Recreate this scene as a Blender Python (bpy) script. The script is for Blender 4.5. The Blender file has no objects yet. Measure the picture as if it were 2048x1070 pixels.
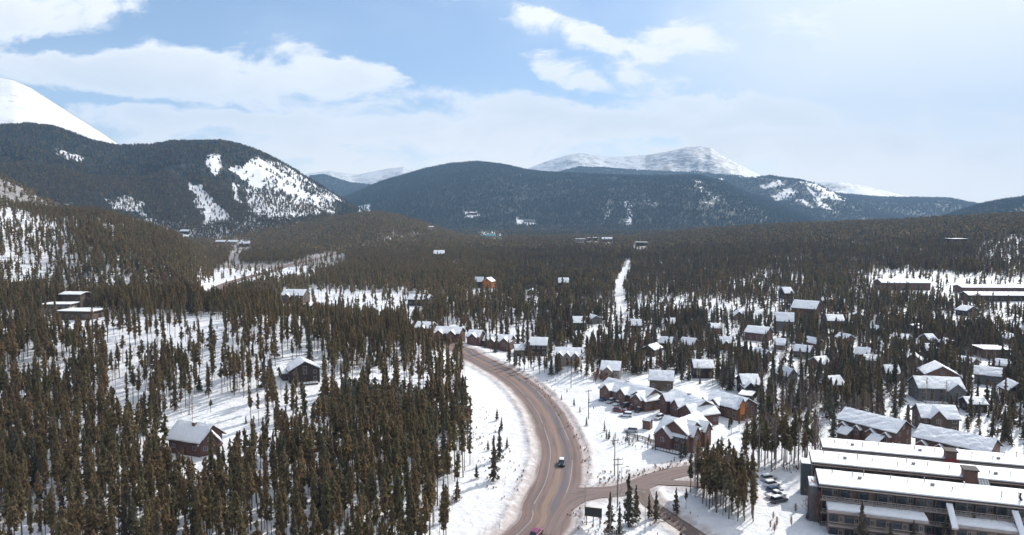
import bpy, math, random
import numpy as np
from mathutils import Vector, Matrix

# ------------------------------------------------------------------ camera
R = math.radians
CAMZ = 72.0
FPX = 1462.0                       # focal length in pixels of a 2048 px wide frame
PITCH = math.atan(105.0 / FPX)
sc = bpy.context.scene
col = sc.collection
cam_d = bpy.data.cameras.new('camera')
cam_d.sensor_width = 36.0
cam_d.lens = 36.0 * FPX / 2048.0
cam_d.clip_start = 0.5
cam_d.clip_end = 60000.0
cam = bpy.data.objects.new('camera', cam_d)
col.objects.link(cam)
cam.location = (0, 0, CAMZ)
cam.rotation_euler = (math.pi / 2 - PITCH, 0, 0)
sc.camera = cam

# ------------------------------------------------------------------ sun, sky, exposure
SUN_AZ, SUN_EL = R(41), R(33)      # azimuth to the right of the view direction (+Y)
sd = Vector((math.sin(SUN_AZ) * math.cos(SUN_EL), math.cos(SUN_AZ) * math.cos(SUN_EL), math.sin(SUN_EL)))
sun_l = bpy.data.lights.new('sun', 'SUN')
sun_l.energy = 4.1
sun_l.angle = R(0.53)
sun_l.color = (1.0, 0.95, 0.87)
sun = bpy.data.objects.new('sun', sun_l)
col.objects.link(sun)
sun.rotation_euler = (-sd).to_track_quat('-Z', 'Y').to_euler()
sc.view_settings.view_transform = 'Standard'
sc.view_settings.look = 'None'
sc.view_settings.gamma = 1.0
sc.view_settings.exposure = 0.58
sc.view_settings.use_curve_mapping = False
HAZE = 8.0e-5
sc.cycles.use_denoising = True
sc.cycles.max_bounces = 5
sc.cycles.diffuse_bounces = 3
sc.cycles.transmission_bounces = 3
sc.cycles.transparent_max_bounces = 8
sc.cycles.volume_bounces = 0

world = bpy.data.worlds.new('World')
sc.world = world
world.use_nodes = True


class NT:
    """small helper round a node tree"""
    def __init__(s, nt):
        s.nt = nt
        s.nt.nodes.clear()

    def n(s, typ, **kw):
        nd = s.nt.nodes.new(typ)
        for k, v in kw.items():
            if k.startswith('in_'):
                nd.inputs[int(k[3:])].default_value = v
            else:
                setattr(nd, k, v)
        return nd

    def l(s, a, b):
        s.nt.links.new(a, b)

    def m(s, op, a, b=None, c=None, clamp=False):
        nd = s.nt.nodes.new('ShaderNodeMath')
        nd.operation = op
        nd.use_clamp = clamp
        for i, x in enumerate((a, b, c)):
            if x is None:
                continue
            if isinstance(x, (int, float)):
                nd.inputs[i].default_value = x
            else:
                s.nt.links.new(x, nd.inputs[i])
        return nd.outputs[0]

    def noise(s, vec, scale, detail=4, rough=0.55, dist=0.0, color=False):
        nd = s.n('ShaderNodeTexNoise')
        nd.inputs['Scale'].default_value = scale
        nd.inputs['Detail'].default_value = detail
        nd.inputs['Roughness'].default_value = rough
        nd.inputs['Distortion'].default_value = dist
        if vec is not None:
            s.l(vec, nd.inputs['Vector'])
        return nd.outputs['Color' if color else 'Fac']

    def ramp(s, fac, pts, interp='LINEAR'):
        nd = s.n('ShaderNodeValToRGB')
        cr = nd.color_ramp
        cr.interpolation = interp
        while len(cr.elements) > len(pts):
            cr.elements.remove(cr.elements[-1])
        while len(cr.elements) < len(pts):
            cr.elements.new(0.5)
        for e, (p, c) in zip(cr.elements, pts):
            e.position = p
            e.color = (c, c, c, 1) if isinstance(c, (int, float)) else (*c, 1)
        s.l(fac, nd.inputs[0])
        return nd.outputs[0]

    def sstep(s, x, lo, hi, a=0.0, b=1.0):
        nd = s.n('ShaderNodeMapRange')
        nd.interpolation_type = 'SMOOTHSTEP'
        s.l(x, nd.inputs[0])
        nd.inputs[1].default_value = lo
        nd.inputs[2].default_value = hi
        nd.inputs[3].default_value = a
        nd.inputs[4].default_value = b
        return nd.outputs[0]

    def mix(s, fac, a, b):
        nd = s.n('ShaderNodeMix')
        nd.data_type = 'RGBA'
        if isinstance(fac, (int, float)):
            nd.inputs[0].default_value = fac
        else:
            s.l(fac, nd.inputs[0])
        for i, x in ((6, a), (7, b)):
            if isinstance(x, tuple):
                nd.inputs[i].default_value = (*x, 1)
            else:
                s.l(x, nd.inputs[i])
        return nd.outputs[2]


def build_world():
    w = NT(world.node_tree)
    out = w.n('ShaderNodeOutputWorld')
    sky = w.n('ShaderNodeTexSky')
    sky.sky_type = 'NISHITA'
    sky.sun_disc = False
    sky.sun_elevation = SUN_EL
    sky.sun_rotation = SUN_AZ
    sky.altitude = 2900
    sky.air_density = 1.0
    sky.dust_density = 1.0
    sky.ozone_density = 0.6
    bg = w.n('ShaderNodeBackground')
    bg.inputs[1].default_value = 0.115
    w.l(sky.outputs[0], bg.inputs[0])
    tc = w.n('ShaderNodeTexCoord')
    sep = w.n('ShaderNodeSeparateXYZ')
    w.l(tc.outputs['Generated'], sep.inputs[0])
    X, Y, Z = sep.outputs
    # clouds lie on a high flat layer: project the direction on it
    zz = w.m('ADD', w.m('MAXIMUM', Z, 0.0), 0.11)
    px = w.m('DIVIDE', X, zz)
    py = w.m('DIVIDE', Y, zz)
    cv = w.n('ShaderNodeCombineXYZ')
    w.l(px, cv.inputs[0]); w.l(py, cv.inputs[1])
    # direction in azimuth / elevation tangents of the front sector
    yy = w.m('MAXIMUM', Y, 0.08)
    t = w.m('DIVIDE', X, yy)
    e = w.m('DIVIDE', Z, yy)
    ev = w.n('ShaderNodeCombineXYZ')
    w.l(t, ev.inputs[0]); w.l(w.m('MULTIPLY', e, 2.1), ev.inputs[1])
    n1 = w.noise(cv.outputs[0], 1.25, 7, 0.58, 0.35)
    n2 = w.noise(ev.outputs[0], 8.5, 9, 0.66, 0.5)
    n3 = w.noise(ev.outputs[0], 2.3, 4, 0.5, 0.3)
    # warp for blob edges
    wn = w.noise(ev.outputs[0], 7.0, 7, 0.62, 0.0, color=True)
    ws = w.n('ShaderNodeSeparateXYZ'); w.l(wn, ws.inputs[0])
    tw = w.m('ADD', t, w.m('MULTIPLY', w.m('SUBTRACT', ws.outputs[0], 0.5), 0.13))
    ew = w.m('ADD', e, w.m('MULTIPLY', w.m('SUBTRACT', ws.outputs[1], 0.5), 0.07))

    def blob(u, v, ru, rv, amp, slope=0.0, p=1.0):
        t0, e0 = (u - 1024) / FPX, (430 - v) / FPX
        a = w.m('DIVIDE', w.m('SUBTRACT', tw, t0), ru / FPX)
        es = w.m('SUBTRACT', ew, e0)
        if slope:
            es = w.m('ADD', es, w.m('MULTIPLY', w.m('SUBTRACT', tw, t0), slope))
        b = w.m('DIVIDE', es, rv / FPX)
        d2 = w.m('ADD', w.m('MULTIPLY', a, a), w.m('MULTIPLY', b, b))
        g = w.m('EXPONENT', w.m('MULTIPLY', w.m('POWER', d2, p), -1.0))
        return w.m('MULTIPLY', g, amp)

    acc = None
    blobs = [  # u, v, radius u, radius v, amount, slope
        (100, 25, 230, 50, 0.62, -0.08, 1.6), (20, 60, 120, 40, 0.2, 0, 1),
        (60, 135, 170, 40, 0.40, 0.0, 1), (260, 150, 240, 46, 0.55, 0.05, 1.5),
        (430, 150, 330, 55, 0.50, 0.12, 1.5), (640, 165, 130, 40, 0.38, 0.2, 1.3),
        (620, 110, 110, 28, 0.35, 0.45, 1), (760, 150, 140, 24, 0.48, 0.36, 1.3),
        (300, 95, 60, 18, 0.2, 0, 1),
        (300, 230, 330, 26, 0.42, 0.03, 1.2), (560, 245, 270, 34, 0.45, 0.12, 1.5),
        (880, 265, 150, 36, 0.40, 0.1, 1.3), (1100, 235, 160, 42, 0.6, 0.12, 1.4), (1230, 235, 120, 22, 0.3, 0, 1),
        (1130, 150, 75, 30, 0.75, 0.3, 1.5), (1375, 85, 95, 30, 0.6, 0.25, 1.3), (1230, 95, 180, 17, 0.5, 0.15, 1),
        (1080, 50, 120, 14, 0.5, 0.3, 1), (960, 235, 130, 30, 0.35, 0, 1), (1180, 110, 90, 18, 0.4, 0.2, 1), (1262, 155, 32, 16, 0.3, 0.2, 1.2), (1355, 155, 45, 12, 0.22, 0, 1),
        (1470, 220, 160, 28, 0.8, 0.12, 1.6), (1350, 245, 90, 26, 0.45, 0.1, 1), (1600, 300, 260, 34, 0.45, 0.15, 1.3),
        (1820, 300, 160, 26, 0.35, 0.2, 1.2), (1500, 290, 120, 24, 0.3, 0, 1),
        # blue openings
        (190, 92, 180, 24, -0.55, 0.05, 1.2), (430, 30, 190, 40, -0.45, 0, 1), (190, 203, 130, 9, -0.55, 0.0, 1.1),
        (460, 212, 150, 9, -0.42, 0.1, 1.1), (860, 225, 90, 16, -0.3, 0.2, 1), (900, 110, 180, 70, -0.3, 0, 1),
        (1320, 282, 60, 14, -0.45, 0, 1), (1010, 170, 60, 40, -0.2, 0, 1), (1500, 262, 70, 10, -0.2, 0, 1)]
    for b in blobs:
        g = blob(*b)
        acc = g if acc is None else w.m('ADD', acc, g)
    front = w.sstep(Y, 0.25, 0.7)
    acc = w.m('MULTIPLY', acc, front)
    lowband = w.sstep(e, 0.17, 0.08, 0.0, 0.40)
    # coverage
    base = w.m('ADD', w.m('MULTIPLY', w.m('SUBTRACT', n1, 0.5), 0.5), w.m('MULTIPLY', w.m('SUBTRACT', n2, 0.5), 2.1))
    base = w.m('ADD', base, w.m('MULTIPLY', w.m('SUBTRACT', n3, 0.5), 0.25))
    back = w.m('MULTIPLY', w.m('SUBTRACT', 1.0, front), 0.18)
    cov = w.m('ADD', w.m('ADD', w.m('ADD', base, acc), lowband), back)
    cl = w.sstep(cov, 0.08, 0.56)
    # pale veil of thin high cloud, thicker to the right and towards the horizon
    vr = w.sstep(w.m('ADD', t, w.m('MULTIPLY', w.m('SUBTRACT', n3, 0.5), 0.5)), 0.05, 0.42, 0.0, 0.93)
    vh = w.sstep(e, 0.20, 0.03, 0.0, 0.68)
    vn = w.sstep(n3, 0.42, 0.74, 0.02, 0.30)
    veil = w.m('MAXIMUM', w.m('MAXIMUM', vr, vh), vn)
    # cloud tone: sunlit white with faint grey bodies
    tone = w.noise(ev.outputs[0], 4.2, 7, 0.62, 0.2)
    dens = w.sstep(cov, 0.35, 1.05)
    tn = w.m('ADD', w.m('MULTIPLY', dens, 0.45), w.m('MULTIPLY', w.m('SUBTRACT', tone, 0.40), 1.5), clamp=True)
    ccol = w.mix(tn, (1.06, 1.03, 1.0), (0.82, 0.82, 0.82))
    ccol = w.mix(w.sstep(e, 0.14, 0.01, 0.0, 0.65), ccol, (1.32, 1.22, 1.10))
    vb = w.n('ShaderNodeBackground')
    vcol = w.mix(w.sstep(e, 0.16, 0.01, 0.0, 1.0), (0.90, 0.92, 0.94), (1.22, 1.15, 1.06))
    w.l(vcol, vb.inputs[0])
    cb = w.n('ShaderNodeBackground')
    w.l(ccol, cb.inputs[0])
    mx = w.n('ShaderNodeMixShader')
    w.l(veil, mx.inputs[0]); w.l(bg.outputs[0], mx.inputs[1]); w.l(vb.outputs[0], mx.inputs[2])
    m2 = w.n('ShaderNodeMixShader')
    w.l(w.m('MULTIPLY', cl, 0.95), m2.inputs[0]); w.l(mx.outputs[0], m2.inputs[1]); w.l(cb.outputs[0], m2.inputs[2])
    w.l(m2.outputs[0], out.inputs[0])


build_world()
world.cycles.sampling_method = 'MANUAL'
world.cycles.sample_map_resolution = 512

# ------------------------------------------------------------------ helpers: noise, projection
rng = np.random.RandomState(7)
random.seed(7)
_LAT = rng.rand(256, 256)


def vnoise(x, y):
    xi = np.floor(x).astype(np.int64); yi = np.floor(y).astype(np.int64)
    fx = x - xi; fy = y - yi
    fx = fx * fx * (3 - 2 * fx); fy = fy * fy * (3 - 2 * fy)
    a = _LAT[xi & 255, yi & 255]; b = _LAT[(xi + 1) & 255, yi & 255]
    c = _LAT[xi & 255, (yi + 1) & 255]; d = _LAT[(xi + 1) & 255, (yi + 1) & 255]
    return (a + (b - a) * fx) * (1 - fy) + (c + (d - c) * fx) * fy


def fbm(x, y, o=4):
    s = 0.0; a = 0.5; n = 0.0
    for i in range(o):
        s = s + a * (vnoise(x * 2 ** i + 17.3 * i, y * 2 ** i + 9.1 * i) - 0.5)
        n += a; a *= 0.5
    return s / n * 2.0          # about -1 .. 1


def ss(lo, hi, x):
    t = np.clip((x - lo) / (hi - lo), 0, 1)
    return t * t * (3 - 2 * t)


CP, SP = math.cos(PITCH), math.sin(PITCH)


def px_dir(u, v):
    a = (np.asarray(u, float) - 1024) / FPX; b = (535 - np.asarray(v, float)) / FPX
    hy = CP + b * SP; dz = -SP + b * CP
    return a, hy, dz


def slope_of(u, v):
    a, hy, dz = px_dir(u, v)
    return dz / np.hypot(a, hy), np.arctan2(a, hy)


def project(x, y, z):
    dz = z - CAMZ
    zc = np.maximum(y * CP - dz * SP, 1e-3)
    yc = y * SP + dz * CP
    return 1024 + FPX * x / zc, 535 - FPX * yc / zc, zc


def in_poly(u, v, poly):
    inside = np.zeros(u.shape, bool)
    n = len(poly)
    for i in range(n):
        x0, y0 = poly[i]; x1, y1 = poly[(i + 1) % n]
        if y0 == y1:
            continue
        c = ((y0 > v) != (y1 > v)) & (u < (x1 - x0) * (v - y0) / (y1 - y0) + x0)
        inside ^= c
    return inside


# ------------------------------------------------------------------ terrain
# every range: crest line as seen over the valley (u, v), its distance, its front and back width, roughness, tree height
RANGES = [
    dict(n='left_hill', r=1000, w=400, wb=420, tree=11, amp=.10,
         c=[(-500, 330), (0, 392), (60, 402), (110, 414), (180, 412), (240, 425), (300, 444), (350, 462), (385, 486), (410, 515), (430, 550), (450, 580)]),
    dict(n='left_back_hill', r=1500, w=500, wb=600, tree=0, amp=.08,
         c=[(-500, 240), (-60, 330), (0, 356), (50, 378), (95, 405), (150, 440), (220, 500)]),
    dict(n='mid_ridge', r=2050, w=650, wb=700, tree=12, amp=.08,
         c=[(330, 520), (400, 490), (440, 470), (520, 455), (600, 444), (700, 426), (755, 420), (800, 428), (850, 442), (900, 462), (950, 482), (1000, 500), (1040, 520)]),
    dict(n='right_rise', r=1900, w=1350, wb=900, tree=12, amp=.04,
         c=[(1120, 500), (1200, 490), (1250, 480), (1300, 470), (1380, 458), (1500, 449), (1600, 444), (1700, 440), (1800, 436), (1900, 430), (2048, 422), (2500, 400)]),
    dict(n='left_mountain', r=3000, w=1150, wb=1500, tree=12, amp=.16,
         c=[(-600, 250), (0, 245), (60, 244), (110, 251), (150, 265), (190, 280), (240, 290), (300, 289), (340, 281), (440, 280), (480, 286), (520, 299), (560, 318), (600, 342), (650, 372), (700, 402), (740, 424), (800, 450), (880, 480)]),
    dict(n='gully_ridge', r=4300, w=1000, wb=900, tree=10, amp=.22,
         c=[(1040, 490), (1120, 465), (1180, 440), (1230, 408), (1300, 403), (1400, 400), (1440, 408), (1500, 436), (1560, 450), (1640, 480)]),
    dict(n='centre_mountain', r=5500, w=2300, wb=2000, tree=9, amp=.13,
         c=[(560, 470), (640, 420), (690, 392), (760, 363), (850, 336), (900, 326), (950, 322), (1000, 327), (1060, 340), (1150, 347), (1300, 350), (1400, 349), (1450, 362), (1500, 386), (1560, 408), (1620, 432), (1700, 470)]),
    dict(n='right_dark_ridge', r=4600, w=1500, wb=2000, tree=10, amp=.10,
         c=[(1800, 462), (1850, 445), (1900, 426), (1960, 406), (2010, 397), (2060, 390), (2200, 372), (2600, 350)]),
    dict(n='left_peak', r=6200, w=2600, wb=2500, tree=0, amp=.05,
         c=[(-700, 120), (-300, 100), (-60, 150), (0, 155), (25, 159), (60, 174), (110, 206), (170, 243), (240, 288), (300, 330), (400, 400), (480, 480)]),
    dict(n='patchy_ridge', r=7400, w=2400, wb=2200, tree=0, amp=.24,
         c=[(1340, 480), (1400, 380), (1440, 352), (1480, 357), (1540, 352), (1600, 362), (1640, 372), (1680, 392), (1740, 410), (1800, 430), (1860, 450)]),
    dict(n='treeline_ridge', r=8200, w=2200, wb=1500, tree=0, amp=.15,
         c=[(520, 480), (580, 400), (620, 352), (650, 350), (700, 366), (760, 372), (840, 380), (1000, 370), (1100, 348), (1160, 334), (1300, 342), (1400, 347), (1480, 352), (1600, 380), (1760, 395), (1830, 396), (1900, 397), (1950, 407), (2000, 422), (2100, 440)]),
    dict(n='snow_peaks', r=9700, w=2400, wb=2000, tree=0, amp=.16,
         c=[(480, 470), (560, 360), (620, 346), (660, 342), (715, 349), (770, 338), (805, 333), (840, 342), (930, 380), (1020, 360), (1060, 335), (1100, 320), (1135, 310), (1160, 306), (1185, 309), (1210, 313), (1250, 312), (1300, 309), (1340, 302), (1375, 294), (1400, 292), (1422, 296), (1450, 312), (1480, 330), (1520, 350), (1570, 366), (1620, 366), (1680, 364), (1730, 372), (1780, 384), (1830, 396), (1900, 410), (2000, 440)]),
]
for g in RANGES:
    us = np.array([p[0] for p in g['c']], float); vs = np.array([p[1] for p in g['c']], float)
    sl, az = slope_of(us, vs)
    g['az'] = az
    g['z'] = CAMZ + sl * g['r'] - g['tree']


def smax(a, b, k):
    h = np.clip(0.5 + 0.5 * (a - b) / k, 0, 1)
    return b + (a - b) * h + k * h * (1 - h)


def H0(x, y, want=False):
    """terrain without the road beds"""
    x = np.asarray(x, float); y = np.asarray(y, float)
    r = np.hypot(x, y); az = np.arctan2(x, y)
    n1 = fbm(x / 190, y / 190, 3)
    z = 2.6 * n1 + 0.5 * fbm(x / 38 + 5, y / 38, 3)
    z = z * ss(60, 420, r) + 0.25 * fbm(x / 14, y / 14 + 3, 2)
    # wooded knoll left of the highway
    yc = np.clip(335 - 0.32 * x, 335, 440)
    kn = 18.0 * ss(14, -130, x) * np.where(y < yc, ss(210, 15, yc - y), 1 - ss(10, 110, y - yc))
    z = z + kn
    # ploughed bank and rise right of the highway
    z = z + 4.2 * np.exp(-(((x - 27) / 13) ** 2 + ((y - 330) / 20) ** 2))
    # valley falls a little away from the viewer
    lay = np.full(z.shape, -1)
    fade = 1 - 0.75 * ss(1.0, 1.9, np.abs(az))
    for i, g in enumerate(RANGES):
        zc = np.interp(az, g['az'], g['z']) * 1.0
        rc, w = g['r'], g['w']
        K = 9.0 * rc / 1000.0
        wob = fbm(x / (w * 0.22) + i * 7, y / (w * 0.32) + i * 3, 4)
        s = (r - (rc - w)) / w
        s2 = np.clip(s, 0, 1)
        mid = 4 * s2 * (1 - s2)
        prof = s2 * (1.55 - 0.55 * s2) if g['n'] != 'right_rise' else s2 * s2 * (3 - 2 * s2) * .6 + s2 * .4
        prof = prof + g['amp'] * wob * mid
        bk = 1 - np.clip((r - rc) / g['wb'], 0, 1) ** 1.4
        f = np.where(r <= rc, prof, bk)
        zl = np.maximum(zc, 0) * f * fade
        zl = np.where((zc > 0) & (f > 0), zl, -20)
        k = 6.0 + rc * 0.004
        nz = smax(zl, z, k)
        nz = np.where(zl < -15, z, nz)
        lay = np.where((zl > z), i, lay)
        z = nz
    if want:
        return z, lay
    return z


def ray_ground(u, v, HF, r0=50.0, r1=12000.0):
    sl, az = slope_of(u, v)
    for n in (420, 14, 14):
        r = np.geomspace(r0, r1, n)
        x = r * math.sin(az); y = r * math.cos(az)
        gap = (CAMZ + sl * r) - HF(x, y)
        i = int(np.argmax(gap < 0))
        if not gap[i] < 0:
            i = len(r) - 1
        r0, r1 = r[max(i - 1, 0)], r[i]
    rr = 0.5 * (r0 + r1)
    xx, yy = rr * math.sin(az), rr * math.cos(az)
    return np.array([xx, yy, float(HF(np.array([xx]), np.array([yy]))[0])])


def catmull(P, step):
    P = np.array(P, float)
    Q = np.vstack([2 * P[0] - P[1], P, 2 * P[-1] - P[-2]])
    out = []
    for i in range(1, len(Q) - 2):
        n = max(2, int(np.linalg.norm(Q[i + 1] - Q[i]) / step))
        for k in range(n):
            t = k / n
            p0, p1, p2, p3 = Q[i - 1], Q[i], Q[i + 1], Q[i + 2]
            out.append(0.5 * ((2 * p1) + (p2 - p0) * t + (2 * p0 - 5 * p1 + 4 * p2 - p3) * t * t + (3 * p1 - p0 - 3 * p2 + p3) * t ** 3))
    out.append(Q[-2])
    return np.array(out)


def flat_pt(u, v, z=0.0):
    sl, az = slope_of(u, v)
    r = (z - CAMZ) / sl
    return [r * math.sin(az), r * math.cos(az)]


ROADS = []


def road(name, pix, half, extra=None, pre=None, off=0.0, step=4.0):
    P = [flat_pt(u, v) for u, v in pix]
    if pre: P = pre + P
    if extra: P = P + extra
    C = catmull(P, step)
    z = H0(C[:, 0], C[:, 1])
    k = 15 if len(z) > 40 else 7
    zz = np.convolve(np.pad(z, (k // 2, k // 2), 'edge'), np.ones(k) / k, 'valid')
    ROADS.append(dict(name=name, c=C, z=zz, half=half, off=off))
    return ROADS[-1]


HW = road('highway', [(1065, 1070), (1093, 1010), (1113, 970), (1121, 930), (1121, 900), (1112, 870), (1092, 825), (1060, 785), (1025, 757), (975, 732), (935, 716), (912, 707)],
          6.9, extra=[[-80, 428], [-150, 492], [-228, 575], [-283, 690], [-306, 820], [-306, 960], [-300, 1120], [-293, 1300], [-270, 1450], [-200, 1650]], pre=[[-60, 60], [-24, 115]])
R2 = road('side_road', [(1100, 988), (1140, 986), (1185, 985), (1235, 982), (1275, 971), (1310, 957), (1345, 947), (1385, 941), (1440, 938)], 3.6, off=0.05)
R3 = road('lower_branch_road', [(1300, 963), (1330, 966), (1370, 968), (1420, 974), (1480, 990)], 1.9, off=0.10)
R4 = road('dirt_driveway', [(1283, 978), (1292, 1000), (1318, 1020), (1350, 1042), (1400, 1075)], 2.1, off=0.03)
R5 = road('slip_lane', [(1196, 989), (1160, 996), (1132, 1013), (1112, 1040), (1100, 1070)], 2.4, off=0.08)
R6 = road('valley_track', [(1247, 640), (1238, 600), (1243, 560), (1258, 525)], 1.8, off=0.02)
for g in ROADS:
    if g is not HW:                   # join the other roads to the level ground by the highway
        pass


def road_field(x, y, z):
    """blend the terrain to the road beds, returns z and distance beyond the road edge"""
    edge = np.full(x.shape, 1e3)
    wsum = np.zeros(x.shape); zsum = np.zeros(x.shape)
    rr = np.hypot(x, y)
    near = (rr < 1800) & (np.abs(x) < 420)
    idx = np.nonzero(near.ravel())[0]
    X = x.ravel()[idx]; Y = y.ravel()[idx]
    for g in ROADS:
        C = g['c']
        lo = C.min(0) - 40; hi = C.max(0) + 40
        m = (X > lo[0]) & (X < hi[0]) & (Y > lo[1]) & (Y < hi[1])
        if not m.any():
            continue
        xs = X[m]; ys = Y[m]
        best = np.full(xs.shape, 1e9); bz = np.zeros(xs.shape)
        A = C[:-1]; B = C[1:]; D = B - A; L2 = (D ** 2).sum(1) + 1e-9
        for j in range(len(A)):
            t = np.clip(((xs - A[j, 0]) * D[j, 0] + (ys - A[j, 1]) * D[j, 1]) / L2[j], 0, 1)
            d = (xs - A[j, 0] - t * D[j, 0]) ** 2 + (ys - A[j, 1] - t * D[j, 1]) ** 2
            q = d < best
            best = np.where(q, d, best)
            bz = np.where(q, g['z'][j] + t * (g['z'][j + 1] - g['z'][j]), bz)
        best = np.sqrt(best) - g['half']
        ii = idx[m]
        e = edge.ravel()
        e[ii] = np.minimum(e[ii], best)
        wgt = 1.0 / (np.maximum(best, 0) + 0.15) ** 2
        wsum.ravel()[ii] += wgt
        zsum.ravel()[ii] += wgt * bz
    zr = np.where(wsum > 0, zsum / np.maximum(wsum, 1e-9), z)
    k = 1 - ss(1.5, 16, edge)
    zn = z + (zr - 0.12 - z) * k
    # ploughed snow berm along the edges
    berm = np.exp(-((edge - 2.2) / 1.1) ** 2) * (0.55 + 0.5 * fbm(x / 6, y / 6, 2)) * ss(500, 300, rr) * (rr > 100)
    return zn + np.maximum(berm, 0), edge


# the terrain is evaluated once on a polar lattice; everything stands on that sheet
rs = [3.0, 20.0, 40.0]
r = 60.0
while r < 12400:
    rs.append(r)
    k = 1.0085 if r < 2500 else (1.0062 if r < 6500 else 1.009)
    r *= k
rs = np.array(rs)
fine = np.linspace(R(-41), R(41), 760)
rest = np.linspace(R(41), R(319), 120)[1:-1]
az = np.concatenate([fine, rest])
na, nr = len(az), len(rs)
G_A, G_R = np.meshgrid(az, rs)
G_X = G_R * np.sin(G_A); G_Y = G_R * np.cos(G_A)
z0, G_LAY = H0(G_X, G_Y, True)
G_Z, G_EDGE = road_field(G_X, G_Y, z0)
G_AZ, G_RS = az, rs


def lattice(x, y):
    a = np.arctan2(x, y); a = np.where(a < G_AZ[0], a + 2 * math.pi, a)
    r = np.clip(np.hypot(x, y), G_RS[0], G_RS[-1] * .999)
    ia = np.searchsorted(G_AZ, a, 'right') - 1
    ja = (ia + 1) % len(G_AZ)
    wa = (a - G_AZ[ia]) / (np.where(ja == 0, G_AZ[0] + 2 * math.pi, G_AZ[ja]) - G_AZ[ia])
    ir = np.clip(np.searchsorted(G_RS, r, 'right') - 1, 0, len(G_RS) - 2)
    wr = (r - G_RS[ir]) / (G_RS[ir + 1] - G_RS[ir])
    return ia, ja, wa, ir, wr


def interp_grid(G, q):
    ia, ja, wa, ir, wr = q
    return (G[ir, ia] * (1 - wa) + G[ir, ja] * wa) * (1 - wr) + (G[ir + 1, ia] * (1 - wa) + G[ir + 1, ja] * wa) * wr


def HT(x, y):
    return interp_grid(G_Z, lattice(np.asarray(x, float), np.asarray(y, float)))


def ground(u, v):
    return ray_ground(u, v, HT)


# ------------------------------------------------------------------ materials
def principled(name, color, rough=0.8, spec=0.3, metal=0.0, nscale=0, namp=0.2, bump=0.0, bscale=10):
    m = bpy.data.materials.new(name)
    m.use_nodes = True
    w = NT(m.node_tree)
    out = w.n('ShaderNodeOutputMaterial')
    b = w.n('ShaderNodeBsdfPrincipled')
    b.inputs['Roughness'].default_value = rough
    b.inputs['Specular IOR Level'].default_value = spec
    b.inputs['Metallic'].default_value = metal
    b.inputs['Base Color'].default_value = (*color, 1)
    tc = w.n('ShaderNodeTexCoord')
    if nscale:
        f = w.noise(tc.outputs['Object'], nscale, 5, 0.6)
        k = w.ramp(f, [(0.25, 1 - namp), (0.75, 1 + namp)])
        mm = w.n('ShaderNodeMix'); mm.data_type = 'RGBA'; mm.blend_type = 'MULTIPLY'
        mm.inputs[0].default_value = 1
        mm.inputs[6].default_value = (*color, 1)
        w.l(k, mm.inputs[7])
        w.l(mm.outputs[2], b.inputs['Base Color'])
    if bump:
        f2 = w.noise(tc.outputs['Object'], bscale, 4, 0.6)
        bp = w.n('ShaderNodeBump')
        bp.inputs['Strength'].default_value = 1.0
        bp.inputs['Distance'].default_value = bump
        w.l(f2, bp.inputs['Height'])
        w.l(bp.outputs[0], b.inputs['Normal'])
    w.l(b.outputs[0], out.inputs[0])
    return m


SNOW = (0.77, 0.785, 0.815)
M = {}
M['roof_snow'] = principled('roof_snow', SNOW, 0.6, 0.2, nscale=0.5, namp=0.05, bump=0.25, bscale=0.9)
M['maroon'] = principled('maroon_siding', (0.125, 0.066, 0.058), 0.8, nscale=1.5, namp=0.25)
M['redbrown'] = principled('red_brown_siding', (0.155, 0.085, 0.066), 0.8, nscale=1.5, namp=0.25)
M['tan'] = principled('tan_siding', (0.23, 0.165, 0.132), 0.8, nscale=0.7, namp=0.3)
M['brown'] = principled('brown_siding', (0.095, 0.066, 0.05), 0.8, nscale=1.5, namp=0.25)
M['dark'] = principled('dark_timber', (0.045, 0.035, 0.03), 0.8, nscale=1.5, namp=0.3)
M['beige'] = principled('beige_siding', (0.25, 0.215, 0.19), 0.8, nscale=1.2, namp=0.15)
M['grey'] = principled('grey_siding', (0.13, 0.125, 0.125), 0.8, nscale=1.2, namp=0.2)
M['slate'] = principled('green_grey_panel', (0.055, 0.07, 0.072), 0.7, nscale=1.2, namp=0.2)
M['orange'] = principled('orange_sheathing', (0.50, 0.17, 0.045), 0.8, nscale=1.0, namp=0.2)
M['yellow'] = principled('yellow_sheathing', (0.55, 0.33, 0.06), 0.8, nscale=1.0, namp=0.2)
M['teal'] = principled('teal_roof', (0.10, 0.32, 0.33), 0.5, nscale=0.5, namp=0.2)
M['brick'] = principled('brick_chimney', (0.17, 0.10, 0.085), 0.85, nscale=2.5, namp=0.3)
M['redpaint'] = principled('red_paint', (0.24, 0.04, 0.04), 0.7, nscale=1.2, namp=0.2)
M['trim'] = principled('brown_trim', (0.085, 0.055, 0.04), 0.7)
M['roof'] = principled('roof_deck', (0.06, 0.05, 0.047), 0.8, nscale=1, namp=0.2)
M['concrete'] = principled('concrete', (0.26, 0.24, 0.235), 0.85, nscale=1.0, namp=0.2)
M['glass'] = principled('window_glass', (0.03, 0.035, 0.045), 0.12, 0.6)
M['frame'] = principled('window_frame', (0.33, 0.30, 0.27), 0.6)
M['darkframe'] = principled('dark_window_frame', (0.07, 0.055, 0.05), 0.6)
M['railing'] = principled('balcony_railing', (0.38, 0.32, 0.29), 0.7, nscale=1, namp=0.2)
M['metal'] = principled('galvanised_metal', (0.35, 0.36, 0.37), 0.45, 0.5, 0.6)
M['pole'] = principled('weathered_pole_wood', (0.13, 0.10, 0.08), 0.9, nscale=3, namp=0.3)
M['wire'] = principled('wire_metal', (0.35, 0.34, 0.33), 0.5, 0.5, 0.5)
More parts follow.
